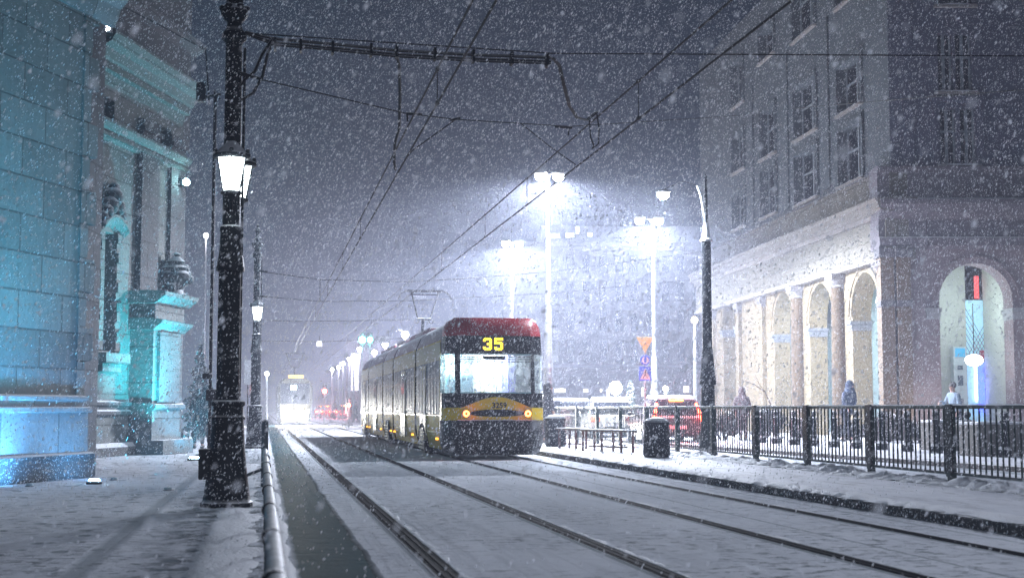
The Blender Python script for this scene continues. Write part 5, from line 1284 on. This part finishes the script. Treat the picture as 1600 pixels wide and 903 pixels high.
# ------------------------------------------------------------------ people
def skin_mesh(verts, edges, radii, name, sub=2):
    me = bpy.data.meshes.new(name); me.from_pydata([tuple(v) for v in verts], edges, []); o = bpy.data.objects.new(name, me); C.objects.link(o)
    md = o.modifiers.new('s', 'SKIN'); md.use_smooth_shade = True
    for i, r in enumerate(radii):
        rr2 = r if isinstance(r, tuple) else (r, r); me.skin_vertices[0].data[i].radius = rr2
    me.skin_vertices[0].data[0].use_root = True
    s = o.modifiers.new('u', 'SUBSURF'); s.levels = sub; s.render_levels = sub
    bpy.context.view_layer.update()
    out = bpy.data.meshes.new_from_object(o.evaluated_get(bpy.context.evaluated_depsgraph_get())); bpy.data.objects.remove(o)
    for p in out.polygons: p.use_smooth = True
    return out
def person(loc, rz, label, coat, legs, h=1.75, stride=.25, lean=0.0, arms=((.1,.0),(.1,.0)), hat=None, bag=None, hold=None):
    k = h/1.75; V = lambda x, y, z: Vector((x*k, y*k, z*k))
    L = lean
    ank = [(-.10, -stride, .09), (.10, stride, .09)]
    vs = [V(0,0,.95), V(0,-.02*0-L*.3,1.15), V(0,-L*.7,1.38), V(0,-L*.9,1.50), V(0,-L-.02,1.60), V(0,-L-.02,1.70)]
    es = [(0,1),(1,2),(2,3),(3,4),(4,5)]; rs = [(.15,.11),(.14,.11),(.17,.11),(.055,.055),(.082,.095),(.068,.085)]
    hands = []
    for s, (fw, up) in zip((-1, 1), arms):
        i = len(vs); vs += [V(s*.17,-L*.75,1.40), V(s*.24,-L*.6-fw*.3,1.15), V(s*.22,-L*.5-fw,.93+up), V(s*.22,-L*.5-fw-.03,.86+up)]
        es += [(2,i),(i,i+1),(i+1,i+2),(i+2,i+3)]; rs += [.065,.052,.038,.034]; hands.append(vs[-1])
        j = len(vs)
        for q, dx in enumerate((-.03,-.012,.008,.026)):
            vs += [vs[i+3]+V(dx,-.01,-.05), vs[i+3]+V(dx,-.03,-.09)]; es += [(i+3,j+2*q),(j+2*q,j+2*q+1)]; rs += [.010,.008]
        vs += [vs[i+3]+V(-s*.035,-.03,-.03)]; es += [(i+3,len(vs)-1)]; rs += [.010]
    for s, a in zip((-1, 1), ank):
        i = len(vs); vs += [V(s*.10,0,.88), V(s*.10,a[1]*.45-.03,.50), V(a[0],a[1],.09), V(a[0],a[1]-.14,.04)]
        es += [(0,i),(i,i+1),(i+1,i+2),(i+2,i+3)]; rs += [.095,.062,.042,.038]
    body = bpy.data.objects.new('person', skin_mesh(vs, es, rs, 'person')); C.objects.link(body)
    body.data.materials.clear(); body.data.materials.append(M['skin']); body.location = loc; body.rotation_euler = (0,0,rz); tag(body, label, 'person')
    # face: nose and ears as little ridges of the hair mesh neighbour
    cv = [V(0,0,.80), V(0,-L*.15,1.0), V(0,-L*.4,1.2), V(0,-L*.75,1.40), V(0,-L*.9,1.49)]
    ce = [(0,1),(1,2),(2,3),(3,4)]; cr = [(.21,.17),(.20,.16),(.19,.155),(.20,.14),(.09,.09)]
    for s, (fw, up) in zip((-1, 1), arms):
        i = len(cv); cv += [V(s*.19,-L*.75,1.41), V(s*.26,-L*.6-fw*.3,1.15), V(s*.23,-L*.5-fw,.95+up)]; ce += [(3,i),(i,i+1),(i+1,i+2)]; cr += [.085,.075,.062]
    co = bpy.data.objects.new('coat', skin_mesh(cv, ce, cr, 'coat')); C.objects.link(co); co.parent = body; co.data.materials.clear(); co.data.materials.append(coat)
    tv = [V(0,0,.90)]; te = []; tr_ = [(.15,.12)]
    for s, a in zip((-1, 1), ank):
        i = len(tv); tv += [V(s*.10,0,.84), V(s*.10,a[1]*.45-.03,.50), V(a[0],a[1],.13)]; te += [(0,i),(i,i+1),(i+1,i+2)]; tr_ += [.105,.078,.06]
    tr2 = bpy.data.objects.new('trousers', skin_mesh(tv, te, tr_, 'trousers')); C.objects.link(tr2); tr2.parent = body; tr2.data.materials.clear(); tr2.data.materials.append(legs)
    for a in ank:
        mb = MB(); mb.sphere(V(a[0], a[1]-.06, .05), .055*k, .145*k, .055*k); mb.build('shoe', M['rubber'], body, smooth=True)
    mb = MB(); hc = V(0,-L+.0,1.665); mb.sphere((hc.x, hc.y+.012, hc.z+.03), .098*k, .112*k, .105*k)
    if hat: mb.sphere((hc.x, hc.y+.035, hc.z), .13*k, .135*k, .16*k, 12, 8); mb.lathe([(.17*k,-.22),(.15*k,-.15),(.12*k,-.06)], (hc.x, hc.y+.03, hc.z), 12)
    mb.build('hat' if hat else 'hair', hat or mat('hair', (.03,.025,.02), .8), body, smooth=True)
    mb = MB(); mb.sphere((hc.x, hc.y-.105*k, hc.z-.035), .014*k, .022*k, .022*k, 6, 5); mb.build('nose', M['skin'], body, smooth=True)
    if bag:
        p = hands[1]; mb = MB(); mb.box(p.x-.14, p.x+.14, p.y-.06, p.y+.06, p.z-.48, p.z-.14); mb.tube([(p.x-.08,p.y,p.z-.14),(p.x,p.y,p.z-.03),(p.x+.08,p.y,p.z-.14)], .008); o = mb.build('shopping_bag', bag, None, bevel=.02); o.location = loc; o.rotation_euler = (0,0,rz); tag(o, 'dark bag carried by the '+label.split(' with')[0][:40], 'bag')
    return body
navy = mat('navy_coat', (.025,.05,.10), .85, fleck=.25); brown = mat('brown_coat', (.045,.03,.03), .85, fleck=.3); palej = mat('pale_blue_jacket', (.20,.28,.36), .85); jean = mat('dark_jeans', (.02,.025,.04), .9); blackc = mat('black_coat', (.018,.018,.022), .85, fleck=.3)
tealc = mat('dark_teal_coat', (.02,.06,.08), .85, fleck=.4)
g = G(1323, 690, .112); person(g, R(20), 'person in dark blue hooded coat walking past the columns with a raised shoulder', navy, jean, 1.85, .30, .20, ((.22,.10),(-.10,.03)), hat=navy)
g = G(1495, 692, .112); person(g, R(-80), 'person in pale blue jacket standing in front of the lit arch', palej, jean, 1.8, .08, .10, ((.35,.25),(.05,.0)))
g = G(1161, 688, .112); person(g, R(170), 'person in dark brown coat standing behind the fence among the shrubs', brown, brown, 1.68, .10, .16, hat=brown)
g = G(1150, 690, .112)
g = G(855, 692, PZ); person(g, R(95), 'dark figure squeezed between the tram and the lamp pole', blackc, blackc, 1.72, .08, .05, hat=blackc)
g = G(321, 701); person(g, R(185), 'person in dark teal coat walking beyond the near lamp post, right one', tealc, jean, 1.75, .18, .05, hat=tealc)
g = G(310, 700); person(g, R(175), 'person in dark coat walking beside the church end, left one', blackc, blackc, 1.68, .15, .05, hat=blackc)
for i, (px, D) in enumerate(((517,160),(520,163),(524,158),(534,161),(538,158),(542,162),(556,120))):
    g = atD(px, 650, D); person((g.x, g.y, 0), R(170+i*20), ['pedestrian at the left end of the distant group crossing the street','second pedestrian of the distant group','third pedestrian of the distant group','fourth pedestrian of the distant group','fifth pedestrian of the distant group','pedestrian at the right end of the distant group','lone distant pedestrian just left of the tram rear'][i], blackc, blackc, 1.7+.05*(i % 3), .15, .02)['group'] = 'pedestrians crossing far down the street'

# ------------------------------------------------------------------ falling snow
def flakes(N, name, label, dmin, dmax, pw, smin, smax, seed, spread=1.35, top=1.15):
    rg = np.random.default_rng(seed)
    D = (dmin**pw + (dmax**pw-dmin**pw)*rg.random(N))**(1/pw)
    px = CX+(rg.random(N)-.5)*1600*spread; py = -60+rg.random(N)*(905*top)
    rx = (px-CX)/F; ry = (CY-py)/F
    P = np.outer(np.ones(N), np.array(FWD)) + np.outer(rx, np.array(RIGHT)) + np.outer(ry, np.array(UP))
    fwd = P[:,0]*sa + P[:,1]*ca
    P = P*(D/fwd)[:,None] + np.array(EYE)
    keep = P[:,2] > .02
    tx = np.abs(P[:,0]-TX) < HW+.05; keep &= ~(tx & (P[:,1] > YF-.05) & (P[:,1] < YF+28.5) & (P[:,2] < 3.35))
    for f, O in ((fL, CB), (fR, CB), (fA, B1), (fB, O2)):
        pass
    w = (P[:,0]-CB.x)*fL.n.x + (P[:,1]-CB.y)*fL.n.y; wr = (P[:,0]-CB.x)*fR.n.x + (P[:,1]-CB.y)*fR.n.y
    keep &= ~((w < .3) & (wr < .3))
    P = P[keep]; n = len(P)
    s = smin+(smax-smin)*rg.random(n)**2.6
    fall = np.array([-.42, -.15, -1.0]); fall /= np.linalg.norm(fall)
    base = np.array([[1,0,0],[-1,0,0],[0,1,0],[0,-1,0],[0,0,1],[0,0,-1]], float)
    vs = np.repeat(P, 6, 0)
    jit = rg.uniform(.6, 1.2, (n, 6, 1)); B = base[None]*jit
    B[:,4:6,:] = 0; B[:,4,:] = -fall; B[:,5,:] = fall
    ln = rg.uniform(1.2, 2.8, n)
    B[:,4:6,:] *= ln[:,None,None]
    B *= s[:,None,None]
    vs = vs + B.reshape(-1, 3)
    tri = np.array([[0,2,4],[2,1,4],[1,3,4],[3,0,4],[2,0,5],[1,2,5],[3,1,5],[0,3,5]])
    fi = (tri[None]+ (np.arange(n)*6)[:,None,None]).reshape(-1)
    me = bpy.data.meshes.new(name); me.vertices.add(len(vs)); me.vertices.foreach_set('co', vs.reshape(-1).astype(np.float32))
    nf = n*8; me.loops.add(nf*3); me.loops.foreach_set('vertex_index', fi.astype(np.int32)); me.polygons.add(nf)
    me.polygons.foreach_set('loop_start', np.arange(0, nf*3, 3, dtype=np.int32)); me.polygons.foreach_set('loop_total', np.full(nf, 3, dtype=np.int32))
    me.update(calc_edges=True); me.materials.append(M['flake'])
    o = bpy.data.objects.new(name, me); C.objects.link(o); tag(o, label, 'snow', kind='stuff'); return o
fm_ = bpy.data.materials.new('falling_flake'); fm_.use_nodes = True; t_ = fm_.node_tree; t_.nodes.clear()
o_ = t_.nodes.new('ShaderNodeOutputMaterial'); d1 = t_.nodes.new('ShaderNodeBsdfDiffuse'); d1.inputs[0].default_value = (.93,.95,1,1); d2 = t_.nodes.new('ShaderNodeBsdfTranslucent'); d2.inputs[0].default_value = (.93,.95,1,1)
mx = t_.nodes.new('ShaderNodeMixShader'); mx.inputs[0].default_value = .62; t_.links.new(d1.outputs[0], mx.inputs[1]); t_.links.new(d2.outputs[0], mx.inputs[2]); tr_n = t_.nodes.new('ShaderNodeBsdfTransparent'); m3 = t_.nodes.new('ShaderNodeMixShader'); m3.inputs[0].default_value = .8
t_.links.new(tr_n.outputs[0], m3.inputs[1]); t_.links.new(mx.outputs[0], m3.inputs[2]); t_.links.new(m3.outputs[0], o_.inputs[0])
M['flake'] = fm_
flakes(33000, 'falling_snow', 'slanting snowflakes falling through the whole street', 4.0, 18, 2.5, .0024, .0078, 21)
flakes(230000, 'falling_snow', 'fine distant snow falling around the lamps and tram', 14, 46, 2.2, .005, .0115, 22)
flakes(200000, 'falling_snow', 'finest snow drifting far down the street', 38, 110, 1.5, .007, .014, 23)
flakes(320, 'falling_snow', 'few large blurred snowflakes close to the viewpoint', 1.6, 4.5, 2.0, .003, .007, 24)

# ------------------------------------------------------------------ haze
mb = MB(); mb.box(-145, 245, -37, 385, -1.0, 20.5)
hz = mb.build('haze', bpy.data.materials.new('haze_air'), None); hz['kind'] = 'stuff'; hm = hz.data.materials[0]; hm.use_nodes = True; t_ = hm.node_tree; t_.nodes.clear()
o_ = t_.nodes.new('ShaderNodeOutputMaterial'); pv = t_.nodes.new('ShaderNodeVolumePrincipled'); pv.inputs['Color'].default_value = (.72,.79,1,1); pv.inputs['Density'].default_value = .0035; pv.inputs['Anisotropy'].default_value = .3
t_.links.new(pv.outputs[0], o_.inputs['Volume'])

# ------------------------------------------------------------------ world, render settings
w = bpy.data.worlds.new("World"); bpy.context.scene.world = w; w.use_nodes = True; t_ = w.node_tree; bg = t_.nodes['Background']
bg.inputs[0].default_value = (.22,.46,.92,1); bg.inputs[1].default_value = .042
sc = bpy.context.scene
sc.view_settings.view_transform = 'Standard'; sc.view_settings.look = 'None'; sc.view_settings.gamma = 1; sc.view_settings.exposure = -0.28
sc.render.engine = 'CYCLES'; cy = sc.cycles
cy.max_bounces = 5; cy.diffuse_bounces = 2; cy.glossy_bounces = 2; cy.transmission_bounces = 3; cy.volume_bounces = 0; cy.transparent_max_bounces = 32
cy.use_adaptive_sampling = True; cy.adaptive_threshold = .02; cy.sample_clamp_indirect = 4; cy.sample_clamp_direct = 0
cy.caustics_reflective = False; cy.caustics_refractive = False
cy.use_denoising = True; cy.denoiser = 'OPENIMAGEDENOISE'; cy.denoising_input_passes = 'RGB_ALBEDO_NORMAL'
